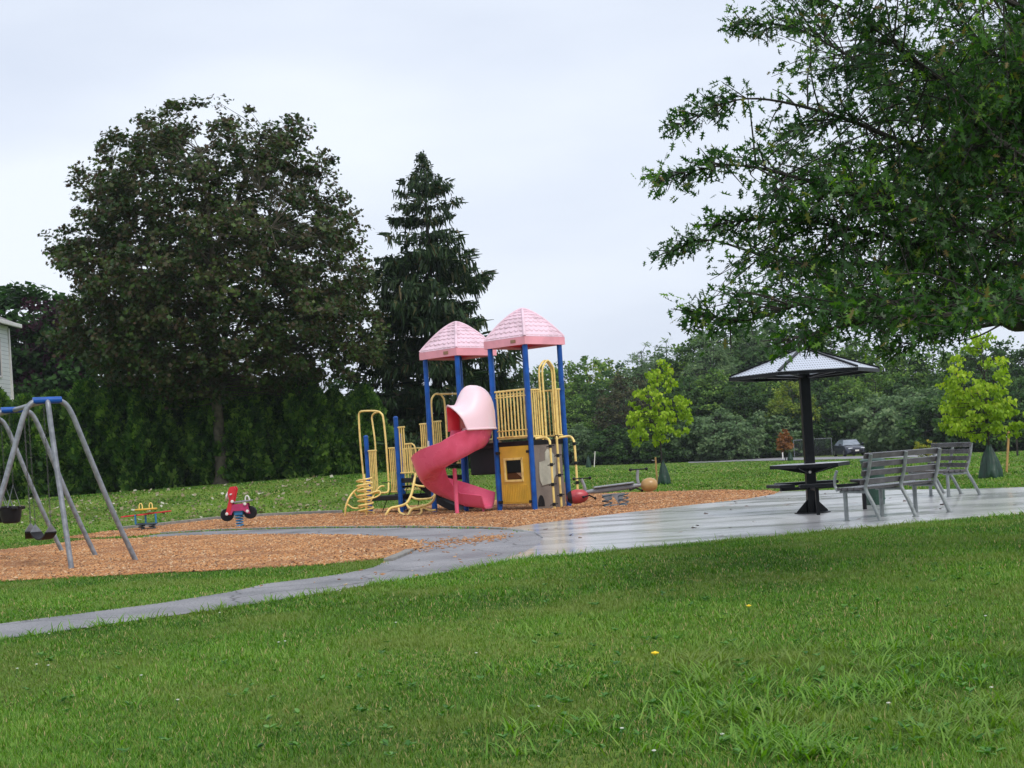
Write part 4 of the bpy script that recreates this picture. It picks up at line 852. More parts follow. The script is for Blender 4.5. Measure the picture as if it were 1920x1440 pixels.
def roof(c, z, half, H, badge=True):
    root = None; n = 60; rows_ = 8; V = []; Fc = []
    for f in range(4):
        a = f * math.pi / 2; ca, sa = math.cos(a), math.sin(a); b0 = len(V)
        for j in range(n + 1):
            tt = j / n; wd = 1 - tt
            zz = H * (1 - wd ** 1.45) if tt < 1 else H
            for i in range(n + 1):
                s = (2 * i / n - 1); x = s * half * wd; y = -half * wd
                row = tt * rows_; fr = row % 1; ph = (x / .15 + .5 * (int(row) % 2)) % 1
                edge = abs(s) * 1.0; d = .023 * (1 - fr) * (1 if fr > .38 * abs(2 * ph - 1) ** 2 else 0.0)
                ridge = (1 - edge) * half * wd < .02
                if tt < .02 or ridge or tt > .95: d = .0
                lx, ly = x, y - d * .7; lz = zz + d * .7
                V.append(c + U1 * (lx * ca - ly * sa) * 1 + U2 * (lx * sa + ly * ca) + UZ * (z + lz))
        Fc += [(b0 + j * (n + 1) + i, b0 + j * (n + 1) + i + 1, b0 + (j + 1) * (n + 1) + i + 1, b0 + (j + 1) * (n + 1) + i) for j in range(n) for i in range(n)]
    ro = mesh_obj('roof', V, Fc, M['pinkroof'], pg)
    q = [(-1, -1), (1, -1), (1, 1), (-1, 1)]; fa = MB(); hh = half + .012
    A = [c + U1 * a * hh + U2 * b * hh + UZ * (z - .005) for a, b in q]; B = [c + U1 * a * hh * 1.0 + U2 * b * hh * 1.0 + UZ * (z - .17) for a, b in q]
    Ai = [c + U1 * a * (hh - .03) + U2 * b * (hh - .03) + UZ * (z - .005) for a, b in q]; Bi = [c + U1 * a * (hh - .03) + U2 * b * (hh - .03) + UZ * (z - .17) for a, b in q]
    fa.add(A + B + Ai + Bi, [(i, (i + 1) % 4, 4 + (i + 1) % 4, 4 + i) for i in range(4)] + [(8 + i, 12 + i, 12 + (i + 1) % 4, 8 + (i + 1) % 4) for i in range(4)] + [(4 + i, 4 + (i + 1) % 4, 12 + (i + 1) % 4, 12 + i) for i in range(4)] + [(i, 8 + i, 8 + (i + 1) % 4, (i + 1) % 4) for i in range(4)])
    fa.build('fascia', M['pinkfascia'], ro)
    rgm = MB()
    for a, b in q:
        rgm.tube([c + (U1 * a + U2 * b) * (half * wd * 1.0) + UZ * (z + .004 + H * (1 - wd ** 1.45)) for wd in np.linspace(1, 0, 14)], [.032] * 14, 8)
    rgm.ball(c + UZ * (z + H), (.06, .06, .03)); rgm.build('ridge', M['pinkroof'], ro, True)
    un = [c + U1 * a * (hh - .04) + U2 * b * (hh - .04) + UZ * (z - .12) for a, b in q]; mesh_obj('underside', un + [c + UZ * (z + H * .6)], [(0, 1, 4), (1, 2, 4), (2, 3, 4), (3, 0, 4)], M['redunder'], ro)
    bc = c - U1 * (hh + .008) - U2 * .28 + UZ * (z - .085)
    MB().box(bc, (.15, .012, .07), [U2, -U1, UZ], .01).build('badge', M['tan'], ro)
cA = (pp(0) + pp(1, 1)) / 2; cB = (pp(2) + pp(3, 1)) / 2
roof(cA, 3.72, .615, .66); roof(cB, 3.68, .615, .64)
def deck(k0, k1, z, extra=0.0):
    a, b = pp(k0), pp(k1, 1); c = (a + b) / 2 + UZ * (z - .05); L = SS[k1] - SS[k0]
    MB().box(c, (L - .02, 1.05, .11), [U2, U1, UZ], .012).build('deck', M['black'], pg)
for k_, j_, hs in ((0, 0, (1.58, 2.6)), (1, 0, (1.58, 2.6)), (0, 1, (1.58, 2.58)), (2, 0, (1.55,)), (3, 0, (1.05, 2.05)), (4, 0, (.55, .95, 1.55)), (5, 0, (.52, 1.52))):
    cm = MB()
    for h_ in hs: cm.tube([pp(k_, j_, h_ - .03), pp(k_, j_, h_ + .03)], .063, 14)
    cm.build('clamp', M['blue'], pg, True)
deck(0, 1, 1.5); deck(1, 2, 1.5); deck(2, 3, 1.5); deck(3, 4, .82); deck(4, 5, .42)
for zz in (1.28, 1.05): MB().box(pp(3, .5, zz) + U2 * (.12 + (1.28 - zz)), (.3, .95, .05), [U2, U1, UZ], .01).build('step', M['black'], pg)
MB().box(pp(4, .5, .62) + U2 * .12, (.28, .95, .05), [U2, U1, UZ], .01).build('step', M['black'], pg)
def rails(A, B, za, zb, n, r=.013, rr=.02, top=True):
    A, B = np.array(A) * [1, 1, 0], np.array(B) * [1, 1, 0]; mb = MB()
    mb.tube([A + UZ * za, B + UZ * za], rr, 8); mb.tube([A + UZ * zb, B + UZ * zb], rr, 8)
    for i in range(n):
        q = A + (B - A) * (i + .5) / n; mb.tube([q + UZ * za, q + UZ * zb], r, 7)
    return mb.build('railing', M['yellow'], pg, True)
ra = .07
o = rails(pp(0) + U2 * ra, pp(1) - U2 * ra, 1.60, 2.60, 9, .017, .024); mbx = MB(); q0, q1 = pp(0) + U2 * ra, pp(1) - U2 * ra
mbx.tube([q0 + UZ * 2.47, q1 + UZ * 2.47], .014, 6).tube([q0 + UZ * 1.74, q1 + UZ * 1.74], .014, 6).build('cross_rail', M['yellow'], o)
rails(pp(0) + U1 * ra, pp(0) + U1 * .34, 1.58, 2.58, 4, .015, .02); rails(pp(0) + U1 * .78, pp(0, 1) - U1 * ra, 1.58, 2.58, 3, .015, .02)
rails(pp(0, 1) + U2 * ra, pp(1, 1) - U2 * ra, 1.58, 2.58, 9); rails(pp(1, 1) + U2 * ra, pp(2, 1) - U2 * ra, 1.58, 2.58, 9)
# tall loops at the pole climber opening
for off, dx in ((.02, 0), (.07, .05)):
    a = P4 + U1 * (.36 + dx) - U2 * off; b = P4 + U1 * (.76 + dx * .4) - U2 * off
    MB().tube(smooth_path([a + UZ * 1.5, a + UZ * 2.4, a + UZ * 2.95, a + UZ * 3.1 + U1 * .06, (a + b) / 2 + UZ * 3.2, b + UZ * 3.1 - U1 * .06, b + UZ * 2.95, b + UZ * 2.4, b + UZ * 1.5], 6), .022, 10).build('loop_rail', M['yellow'], pg, True)
# pole climber on the right hand face
def polec(pts, off0, pegs):
    P = [rfp(*z2(x, y), o_) for x, y, o_ in pts]; ptube = MB().tube(smooth_path(P, 5), .026, 10).build('climbing_pole', M['yellow'], pg, True)
    for x, y, o_ in pegs:
        c = rfp(*z2(x, y), o_); MB().tube([c - U1 * .11 - UZ * .01, c + U1 * .11 + UZ * .01], .012, 6).tube([c - UZ * .035, c + UZ * .035], .037, 10).build('foot_peg', M['black'], ptube, True)
polec([(470, 858, .02), (530, 852, .15), (556, 870, .3), (562, 910, .34), (575, 1100, .34), (590, 1300, .34)], 0, [(562, 905, .34), (569, 1018, .34), (577, 1140, .34), (586, 1262, .34)])
polec([(600, 835, .1), (603, 880, .12), (618, 1080, .12), (632, 1290, .12)], 0, [(601, 845, .1), (609, 962, .12), (619, 1083, .12), (627, 1205, .12)])
polec([(615, 852, .02), (680, 845, .2), (705, 870, .45), (712, 910, .5), (722, 1050, .5), (735, 1262, .5)], 0, [(708, 890, .49), (718, 1008, .5), (728, 1128, .5)])
# rock wall panel and playhouse panel
W0, W1 = .08, .98
wp2 = MB(); rb = [(W0, .03), (.18, 0.0), (.9, 0.0), (W1, .05), (W1, .6), (W1 - .02, 1.1), (W1, 1.38), (.6, 1.42), (W0, 1.4), (W0 + .03, .9), (W0, .5)]
wall = wp2.prism([P4 + U1 * a + U2 * .02 + UZ * b for a, b in rb], U2 * .05).build('climbing_wall', M['taupe'], pg)
ck = [(.22, .62), (.27, .52), (.52, .55), (.62, .60), (.72, .75), (.74, 1.12), (.66, 1.2), (.5, 1.3), (.42, 1.22), (.4, 1.05), (.22, 1.02), (.2, .8)]
MB().prism([P4 + U1 * a + U2 * .018 + UZ * b for a, b in ck], -U2 * .02).build('rock_face', M['cream'], wall)
ar_ = [(.16 + .1 * math.cos(t_), .08 + .24 * math.sin(t_)) for t_ in np.linspace(math.pi, 0, 10)]; ar_ = [(a + .06, b) for a, b in ar_]; MB().prism([P4 + U1 * a + U2 * .018 + UZ * b for a, b in ar_], -U2 * .012).build('arch_mark', M['black'], wall)
def nfp(s, z, off=0.0): return P4 + U2 * s + UZ * z - U1 * off
hp = MB()
for s0, s1, za, zb in [(.1, .97, 1.12, 1.40), (.1, .97, .16, .66), (.1, .30, .66, 1.12), (.82, .97, .66, 1.12)]:
    hp.box(nfp((s0 + s1) / 2, (za + zb) / 2, -.02), (s1 - s0, .04, zb - za), [U2, -U1, UZ])
house_panel = hp.build('playhouse_panel', M['yellowpanel'], pg)
wfm = MB()
for s0, s1, za, zb in [(.28, .84, 1.10, 1.15), (.28, .84, .63, .68), (.27, .32, .63, 1.15), (.80, .85, .63, 1.15)]: wfm.box(nfp((s0 + s1) / 2, (za + zb) / 2, .012), (s1 - s0, .03, zb - za), [U2, -U1, UZ], .006)
wfm.build('window_frame', M['yellow'], house_panel)
rbm = MB()
for i in range(14): rbm.box(nfp(.19 + i * .053, .38, .008), (.028, .02, .38), [U2, -U1, UZ], .006)
rbm.build('ribs', M['yellowpanel'], house_panel)
cl = MB()
for s, z in [(.07, 1.27), (1.0, 1.27), (.07, .2), (1.0, .2)]: cl.box(nfp(s, z, .02), (.09, .09, .06), [U2, -U1, UZ], .01)
cl.build('clamp', M['black'], house_panel)
# lower bays: railings, loops
rails(pp(3) + U2 * .07, pp(3) + U2 * .33, 1.05, 2.05, 4, .016, .02)
rails(pp(4) - U2 * .07, pp(4) - U2 * .30, .95, 2.02, 3, .016, .02); rails(pp(4) - U2 * .30, pp(4) - U2 * .52, .95, 1.62, 3, .016, .02)
for a_, b_, c_ in (((pp(4) - U2 * .52), 1.62, 1), ((pp(3) + U2 * .33), 1.5, -1)):
    MB().tube(smooth_path([a_ + UZ * b_, a_ - U2 * .1 * c_ + UZ * (b_ - .08), a_ - U2 * .12 * c_ + UZ * 1.25, a_ - U2 * .22 * c_ + UZ * 1.17], 5), .018, 8).build('hand_rail', M['yellow'], pg, True)
rails(pp(4, 1) - U2 * .40, pp(4, 1) - U2 * .07, 1.1, 2.12, 5, .016, .02); rails(pp(3, 1) + U2 * .07, pp(3, 1) + U2 * .3, 1.1, 1.75, 3, .016, .02); rails(pp(2, 1) + U2 * .07, pp(3, 1) - U2 * .07, 1.6, 2.1, 9, .016, .02)
a = pp(3) + U1 * .10 ; b = pp(3) + U1 * .52
MB().tube(smooth_path([a + UZ * 1.55, a + UZ * 2.45, a + UZ * 2.66 + U1 * .06, (a + b) / 2 + UZ * 2.73, b + UZ * 2.66 - U1 * .06, b + UZ * 2.45, b + UZ * 1.55], 6), .022, 10).build('loop_rail', M['yellow'], pg, True)
a = pp(3) - U2 * .06; b = pp(3) - U2 * .45
MB().tube([pp(3) + U1 * .3 + UZ * 2.72, pp(3, 1) - U1 * .06 + UZ * 2.72], .022, 8).build('hand_rail', M['yellow'], pg, True)
rails(pp(5) - U2 * .06, pp(5) - U2 * .36, .52, 1.52, 5, .015, .02); rails(pp(4) + U2 * .07, pp(4) + U2 * .32, .52, 1.55, 4, .015, .02)
rails(pp(5, 1) - U2 * .06, pp(4, 1) + U2 * .06, .52, 1.52, 9, .014, .018)
def pxtube(pts, r=.024, name='loop_rail', parent=None, mat=None, sub=5, n=10, zf=z1):
    P = [nf(*zf(x, y), o_) for x, y, o_ in pts]; return MB().tube(smooth_path(P, sub), r, n).build(name, mat or M['yellow'], parent or pg, True)
pxtube([(140, 1135, .05), (118, 900, .05), (108, 740, .05), (112, 700, .05), (135, 690, .05), (215, 690, .05), (245, 705, .05), (258, 740, .05), (275, 900, .05), (290, 1120, .05)], .024)
pxtube([(214, 1118, -.25), (208, 900, -.25), (192, 770, -.25), (188, 725, -.25), (205, 702, -.25), (235, 695, -.25)], .022)
# corkscrew climber
cz = nf(*z1(155, 1340), .62); cz[2] = 0; coil = []
for i in range(0, 7 * 16 + 1):
    a = i / 16 * 2 * math.pi; coil.append(cz + np.array([.175 * math.cos(a), .175 * math.sin(a), .06 + .82 * i / (7 * 16)]))
cl_ = MB().tube([cz - UZ * .05, cz + UZ * .98], .026, 10).build('corkscrew_climber', M['yellow'], pg, True); MB().tube(coil, .022, 8).build('coil', M['yellow'], cl_, True)
pxtube([(20, 1352, 1.0), (32, 1260, 1.0), (75, 1185, .8), (140, 1148, .5), (165, 1150, .3)], .023, 'arch_rail'); pxtube([(75, 1188, .8), (100, 1218, .7), (130, 1225, .62)], .018, 'rung'); pxtube([(38, 1262, 1.0), (75, 1285, .9), (130, 1282, .7)], .018, 'rung')
pxtube([(165, 1225, .62), (205, 1220, .5), (238, 1200, .4), (232, 1180, .4), (190, 1190, .55)], .018, 'rung'); pxtube([(180, 1240, .6), (215, 1180, .4), (240, 1152, .3), (262, 1150, .2)], .02, 'rung'); pxtube([(195, 1190, .5), (270, 1190, .25), (288, 1178, .15), (290, 1130, .05)], .022, 'rung')
# curved bar climber
pxtube([(458, 1070, .08), (445, 1130, .2), (430, 1200, .4), (400, 1255, .6), (350, 1275, .72), (305, 1285, .85), (280, 1315, .95), (270, 1352, 1.0)], .03, 'climber_rail')
pxtube([(575, 1195, .3), (565, 1235, .45), (535, 1262, .6), (480, 1278, .75), (435, 1290, .85), (415, 1320, .95), (410, 1352, 1.0)], .03, 'climber_rail')
for q in ([(445, 1138, .2), (470, 1148, .2), (510, 1152, .15)], [(430, 1215, .42), (470, 1230, .45), (545, 1225, .45), (572, 1205, .35)], [(400, 1262, .6), (420, 1285, .65), (470, 1290, .7)], [(352, 1285, .75), (360, 1312, .78), (400, 1328, .85), (470, 1326, .85), (492, 1310, .8), (490, 1285, .72)], [(500, 1280, .7), (545, 1298, .6), (580, 1296, .55)]): pxtube(q, .024, 'rung')
# black low rails and net lines behind
pxtube([(250, 1130, -.2), (430, 1125, -.2)], .012, 'cross_bar', mat=M['black']); pxtube([(330, 1200, -.2), (460, 1198, -.2)], .012, 'cross_bar', mat=M['black'])
for x0, x1_ in ((320, 240), (350, 420), (410, 360), (500, 455)): pxtube([(x0, 1130, -.3), (x1_, 1340, -.5)], .01, 'cable', mat=M['black'])
# black chute between low deck and ground
A = nf(*z1(430, 1105), -.35); B = nf(*z1(600, 1250), -.35); D_ = nf(*z1(705, 1298), -.35)
P = smooth_path([A, (A + B) / 2 + UZ * .0, B, D_], 5); ch = MB(); V = []
for p in P:
    for dz, dy in ((.0, 0), (.16, 0), (.16, .05), (.06, .08), (.06, .5), (.16, .53), (.16, .58), (0, .58)): V.append(p + U1 * dy + UZ * (dz - .06))
ch.add(V, [(i * 8 + k, i * 8 + (k + 1) % 8, (i + 1) * 8 + (k + 1) % 8, (i + 1) * 8 + k) for i in range(len(P) - 1) for k in range(8)]); ch.build('ramp', M['black'], pg)
# tan straight slide on the far side
S0 = pp(2, 1, 1.42) + U2 * .5; path = [S0, S0 + U1 * .3 + UZ * -.05, S0 + U1 * 1.0 + UZ * -.5, S0 + U1 * 1.8 + UZ * -.98, S0 + U1 * 2.2 + UZ * -1.14, S0 + U1 * 2.6 + UZ * -1.16]; P = smooth_path(path, 5); V = []
prf = [(-.30, .2), (-.27, .2), (-.25, .04), (.25, .04), (.27, .2), (.30, .2), (.28, -.26), (-.28, -.26)]
for p in P:
    for s, z in prf: V.append(p + U2 * s + UZ * z)
tb = MB().add(V, [(i * 8 + k, i * 8 + (k + 1) % 8, (i + 1) * 8 + (k + 1) % 8, (i + 1) * 8 + k) for i in range(len(P) - 1) for k in range(8)] + [tuple(range(8)), tuple((len(P) - 1) * 8 + k for k in range(8))]).build('straight_slide', M['tan'], pg)
MB().box(pp(1, .62, 1.12) + U2 * .62, (1.1, .75, .62), [U2, U1, UZ], .02).build('underdeck_darkness', M['black'], pg)  # solid black block standing in for the darkness below the deck
# ---- spiral slide
mc = PD(857.5, 965, 30.75); mc[2] = 0
MB().tube([mc - UZ * .05, mc + UZ * 1.0], .045, 14).build('slide_mast', M['pinkslide'], pg, True)
rad = .52; key = [(0, 1.50), (-45, 1.38), (-90, 1.17), (-135, 1.0), (-180, .80), (-225, .50), (-270, .27), (-300, .18)]
mid = (pp(1) + pp(2)) / 2
cen = []; nor = []
for u in np.linspace(0, 1, 6)[:-1]:
    s = mid - U1 * .02; e = mc + np.array([rad, 0.02, 0]); q = s + (e - s) * u; q[2] = 1.52 - .02 * u; cen.append(q); nor.append(unit(np.array([.9, -.25, 0]) * u + np.array([.7, -.7, 0]) * (1 - u)))
for a in np.arange(0, -296, -5):
    z = np.interp(-a, [-k[0] for k in key], [k[1] for k in key]); r_ = R(a); d = np.array([math.cos(r_), math.sin(r_), 0]); cen.append(mc + d * rad + UZ * z); nor.append(d)
l_d = np.array([math.sin(R(-295)), -math.cos(R(-295)), 0]); l_n = nor[-1]; last = cen[-1]
for k in range(1, 9): cen.append(last + l_d * .055 * k * 1.15 + UZ * (-.009 * k)); nor.append(l_n)
nC = len(cen); innr, outr = .29, .37
def uprof(i):
    u = i / (nC - 1); ho = .46 if u < .82 else .46 - .9 * (u - .82); hi = .26 if u > .12 else .36
    hs = max(0.0, 1.82 - cen[i][2]) ; bl = 1 if i < 17 else max(0, 1 - (i - 17) / 9); ho = ho * (1 - bl) + max(ho, hs) * bl; bi = 1 if i < 24 else max(0, 1 - (i - 24) / 5); hi = hi * (1 - bi) + max(hi, hs) * bi
    ho = max(ho, .2)
    o_ = []
    for t_ in np.linspace(-1, 1, 13):
        r = t_ * (innr if t_ < 0 else outr); h = (hi if t_ < 0 else ho) * max(0, (abs(t_) - .35) / .65) ** 2.2; o_.append((r, h))
    return [(-innr - .035, hi - .01)] + o_ + [(outr + .035, ho - .01)] + [(r * 1.06, h - .045) for r, h in o_[::-1]]
V = []; kk = len(uprof(0))
for i in range(nC):
    for r, h in uprof(i): V.append(cen[i] + nor[i] * r + UZ * h)
sl = MB().add(V, [(i * kk + k, i * kk + (k + 1) % kk, (i + 1) * kk + (k + 1) % kk, (i + 1) * kk + k) for i in range(nC - 1) for k in range(kk)] + [tuple(range(kk))[::-1], tuple((nC - 1) * kk + k for k in range(kk))]).build('spiral_slide', M['pinkslide'], pg, True)
# exit support flange under the lip
MB().tube([cen[-3] + UZ * -.05, cen[-3] * [1, 1, 0]], .03, 8).build('slide_foot', M['pinkslide'], sl, True)
# hood: arched tunnel along the start of the chute
V = []; hn = 0; HN = 17
nI = 26; CE = np.array(cen); NO = np.array(nor)
def at_i(f): i = min(int(f), nC - 2); r_ = f - i; return CE[i] * (1 - r_) + CE[i + 1] * r_, unit(NO[i] * (1 - r_) + NO[i + 1] * r_)
inn = []
for c_i in range(nI):
    u = c_i / (nI - 1); wi, wo = .35, .44; b0 = .30
    for t_ in np.linspace(0, math.pi, HN):
        x = math.cos(t_); fend = 18.5 + 9.5 * (t_ / math.pi) ** .8; c0, n0 = at_i(u * fend); Ht = float(2.77 - .42 * sst(.45, .88, u)) - c0[2]; b0 = 1.80 - c0[2]; sq = math.sin(t_) ** .55
        if u > .97: sq *= 1.0
        V.append(c0 + n0 * (x * (wo if x > 0 else wi)) + UZ * (b0 + (Ht - b0) * sq)); inn.append(c0 + n0 * (x * ((wo if x > 0 else wi) - .03)) + UZ * (b0 + (Ht - .03 - b0) * sq))
HF = [(i * HN + k, i * HN + k + 1, (i + 1) * HN + k + 1, (i + 1) * HN + k) for i in range(nI - 1) for k in range(HN - 1)]
hood = MB().add(V, HF).build('slide_hood', M['hood'], pg, True)
MB().add(inn, HF).build('hood_lining', M['redhood'], hood, True)
e_ = nI - 1; MB().add(V[e_ * HN:] + inn[e_ * HN:], [(k, k + 1, HN + k + 1, HN + k) for k in range(HN - 1)]).build('hood_rim', M['hood'], hood)
MB().tube([V[e_ * HN + k] for k in range(HN)], .018, 6).build('hood_lip', M['hood'], hood, True)
MB().tube([V[i * HN] + UZ * .01 for i in range(nI)], .022, 6).build('hood_seam', M['hood'], hood, True)
# label on the left post
MB().box(pp(3) - U1 * .062 + UZ * 1.5, (.06, .012, .3), [U2, -U1, UZ], .004).build('notice_label', M['white'], pg)

# ------------------------------------------------------------------ swings
s1r = G(258, 1053)[:2]; s2r = G(175, 1046)[:2]; s3r = G(119, 1035)[:2]
bd = unit(s3r - s1r); bd3 = np.array([bd[0], bd[1], 0]); pd3 = np.array([bd[1], -bd[0], 0]); HW = 1.15; TH = 2.42; BAY = np.linalg.norm(s3r - s1r) / 2
if pd3[0] < 0: pd3 = -pd3
cen0 = np.append(s1r, 0) - pd3 * HW
sw = thing('swing_frame', 'grey steel swing frame with blue couplings on wood chips', 'swing frame', tuple(cen0))
for k in range(3):
    c = cen0 + bd3 * BAY * k
    P = smooth_path([c + pd3 * HW - UZ * .05, c + pd3 * .80 + UZ * .85, c + pd3 * .46 + UZ * 1.85, c + pd3 * .34 + UZ * 2.2, c + pd3 * .24 + UZ * 2.37, c + pd3 * .1 + UZ * TH, c - pd3 * .1 + UZ * TH, c - pd3 * .24 + UZ * 2.37, c - pd3 * .34 + UZ * 2.2, c - pd3 * .46 + UZ * 1.85, c - pd3 * .80 + UZ * .85, c - pd3 * HW - UZ * .05], 5)
    MB().tube(P, .038, 14).build('a_frame', M['galv'], sw, True)
    cp_ = MB().tube([c - pd3 * .2 + UZ * TH, c + pd3 * .2 + UZ * TH], .05, 14).build('coupling', M['blue'], sw, True)
nb = np.append(G(135, 1069)[:2], 0)
MB().tube(smooth_path([nb - UZ * .05, nb + (cen0 - nb) * .75 + UZ * 1.8, cen0 - bd3 * .07 + UZ * 2.3, cen0 - bd3 * .01 + UZ * TH], 6), .038, 14).build('end_leg', M['galv'], sw, True)
MB().tube([cen0 + UZ * TH, cen0 + bd3 * BAY * 2 + UZ * TH], .036, 12).build('top_beam', M['galv'], sw, True)
LINK = MB().tube([np.array([math.cos(a) * .011, 0, math.sin(a) * .02]) for a in np.linspace(0, 2 * math.pi, 7)], .0035, 4, False)
LV, LF = np.array(LINK.V), LINK.F
def chain(parent, a, b):
    a, b = np.array(a, float), np.array(b, float); L = np.linalg.norm(b - a); n = int(L / .034); d = unit(b - a); x = unit(np.cross(d, [0.2, 1, .1])); y = np.cross(d, x)
    pos = a + (b - a) * ((np.arange(n) + .5) / n)[:, None]; rots = np.array([np.stack([x, y, d], 1) if i % 2 else np.stack([y, -x, d], 1) for i in range(n)])
    scatter('chain', LV, LF, pos, rots, np.ones(n) * .95, M['chainsteel'], parent)
def belt_swing(loc, label, zs, twist):
    t = thing('belt_swing', label, 'swing', (0, 0, 0)); hw = .24; P = [np.array([x, 0, zs + .10 * (x / hw) ** 2]) for x in np.linspace(-hw, hw, 13)]; V = []
    for p in P: V += [p + [0, -.09, 0], p + [0, .09, 0], p + [0, .09, -.02], p + [0, -.09, -.02]]
    se = MB().add(V, [(i * 4 + k, i * 4 + (k + 1) % 4, i * 4 + 4 + (k + 1) % 4, i * 4 + 4 + k) for i in range(12) for k in range(4)] + [(0, 1, 2, 3), (51, 50, 49, 48)]).build('seat', M['black'], t)
    for s in (-1, 1):
        MB().prism([(s * hw, -.09, zs + .1), (s * hw, .09, zs + .1), (s * (hw + .01), 0, zs + .22)], (s * .006, 0, 0)).build('hanger_plate', M['galv'], t); chain(t, (s * (hw + .01), 0, zs + .22), (s * hw * 1.05, 0, TH - .05))
    t.location = loc; t.rotation_euler = (0, 0, twist); return t
ang = math.atan2(bd[1], bd[0])
b1 = cen0 + bd3 * BAY * .33; b2 = cen0 + bd3 * BAY * .70
belt_swing(tuple(b1), 'black belt swing in the near bay, closer to the camera side legs', .42, ang + .25); belt_swing(tuple(b2), 'black belt swing in the near bay, next to the middle frame', .42, ang - .2)
def bucket_swing(loc, label, zs, twist):
    t = thing('bucket_swing', label, 'swing', (0, 0, 0)); mb = MB()
    mb.lathe((0, 0, zs), [(.11, 0), (.14, .02), (.165, .13), (.175, .24), (.19, .25), (.19, .27), (.16, .27), (.15, .13), (.1, .04)], 20); b_ = mb.build('seat', M['black'], t, True)
    MB().box((0, 0, zs + .24), (.46, .1, .05), None, .015).box((0, 0, zs + .24), (.1, .46, .05), None, .015).build('safety_bar', M['black'], t)
    for s in (-1, 1):
        top_ = np.array([s * .22, 0, zs + .62]); MB().tube([(s * .2, -.1, zs + .26), top_, (s * .2, .1, zs + .26)], .008, 6).build('yoke', M['galv'], t); chain(t, top_, (s * .24, 0, TH - .05))
    t.location = loc; t.rotation_euler = (0, 0, twist); return t
bucket_swing(tuple(cen0 + bd3 * BAY * 1.33), 'black toddler bucket swing nearer the middle frame', .62, ang + .1); bucket_swing(tuple(cen0 + bd3 * BAY * 1.68), 'black toddler bucket swing cut by the left edge', .62, ang - .1)

# ------------------------------------------------------------------ spring toys
def spring(mb, c, r, h, turns, w_=.014):
    P = []
    for i in range(turns * 14 + 1): a = 2 * math.pi * i / 14; P.append(np.array(c) + [r * math.cos(a), r * math.sin(a), h * i / (turns * 14)])
    return mb.tube(P, w_, 7)
bk = G(450, 989); t = thing('spring_motorbike', 'red and magenta toy motorbike on a blue spring', 'spring rider', tuple(bk))
S = F / bk[1] ; 
TS = 0.88
def bx(dx, dy, z): return bk + np.array([dx, dy, z]) * TS
spring(MB(), bx(0, 0, 0), .075, .30, 5).build('spring', M['springblue'], t, True)
MB().box(bx(0, 0, .37), (.2, .2, .12), None, .02).build('spring_head', M['springblue'], t)
yl = .045
def plate(pts, y0, th, name, mat): return MB().prism([bx(x, y0, z) for x, z in pts], (0, th, 0)).build(name, mat, t)
for x, nm in ((-.30, 'wheel'), (.28, 'wheel')): MB().lathe(bx(x, -.09, .36 if x > 0 else .33), [(.03, 0.02), (.125, .02), (.14, .04), (.14, .13), (.125, .15), (.03, .15)], 24, ax=(0, 1, 0)).build(nm, M['black'], t, True)
for y0 in (-.16, .12): plate([(-.24, .33), (-.2, .58), (.24, .60), (.3, .34), (.22, .34), (.14, .42), (-.12, .42), (-.16, .33)], y0, .035, 'side_panel', M['magenta'])
MB().box(bx(.05, 0, .64), (.52, .24, .035), [unit([1, 0, .06]), (0, 1, 0), unit([-.06, 0, 1])], .01).build('seat', M['greyplast'], t)
MB().tube(smooth_path([bx(.17, 0, .65), bx(.18, 0, .74), bx(.22, 0, .78), bx(.26, 0, .74), bx(.28, 0, .65)], 5), .015, 8).build('back_handle', M['white'], t, True)
plate([(-.32, .33), (-.2, .33), (-.1, .68), (-.02, .96), (-.06, 1.03), (-.16, 1.02), (-.22, .9), (-.2, .7), (-.26, .5)], -.17, .05, 'front_panel', M['red']); plate([(-.32, .33), (-.2, .33), (-.1, .68), (-.02, .96), (-.06, 1.03), (-.16, 1.02), (-.22, .9), (-.2, .7), (-.26, .5)], .12, .05, 'front_panel', M['red'])
MB().tube([bx(-.13, -.3, .84), bx(-.13, .3, .84)], .018, 8).build('handlebar', M['white'], t, True)
MB().lathe(bx(-.24, -.06, .8), [(.02, 0), (.08, .0), (.09, .03), (.02, .05)], 16, ax=(-.9, 0, .3)).build('headlamp', M['white'], t, True)
for x, z in ((-.27, .36), (.24, .40), (-.12, .66), (.19, .58)): MB().lathe(bx(x, -.175, z), [(.02, -.0), (.035, .0), (.03, .02), (.01, .025)], 12, ax=(0, -1, 0)).build('bolt_cap', M['white'], t, True)
# four way spring rocker at the left
rk = G(276, 994); t = thing('spring_rocker', 'low four seat spring rocker with yellow top and red bars', 'spring rider', tuple(rk))
bk = rk; TS = 0.78
mb = MB(); 
for dx in (-.16, .16): spring(mb, bx(dx, 0, 0), .07, .16, 3)
mb.build('spring', M['springdark'], t, True)
MB().box(bx(0, 0, .19), (.44, .3, .04), None, .01).build('foot_rest', M['springdark'], t)
mb = MB()
for dx in (-.3, 0, .3): MB().box(bx(dx, -.1, .33), (.04, .04, .23), None, .01).build('strut', M['springblue'], t)
MB().box(bx(0, 0, .48), (1.15, .14, .03), [unit([1, 0, .06]), (0, 1, 0), unit([-.06, 0, 1])], .01).build('seat_bar', M['red'], t); MB().box(bx(0, 0, .48), (.14, 1.1, .03), None, .01).build('seat_bar', M['red'], t)
MB().lathe(bx(0, 0, .60), [(.05, 0), (.25, .0), (.26, .02), (.25, .035), (.05, .035)], 24).build('table', M['yellowpanel'], t, True)
for dx in (-.15, .15): MB().tube(smooth_path([bx(dx - .05, 0, .62), bx(dx - .04, 0, .76), bx(dx, 0, .8), bx(dx + .04, 0, .76), bx(dx + .05, 0, .62)], 4), .012, 6).build('handle', M['yellow'], t, True)
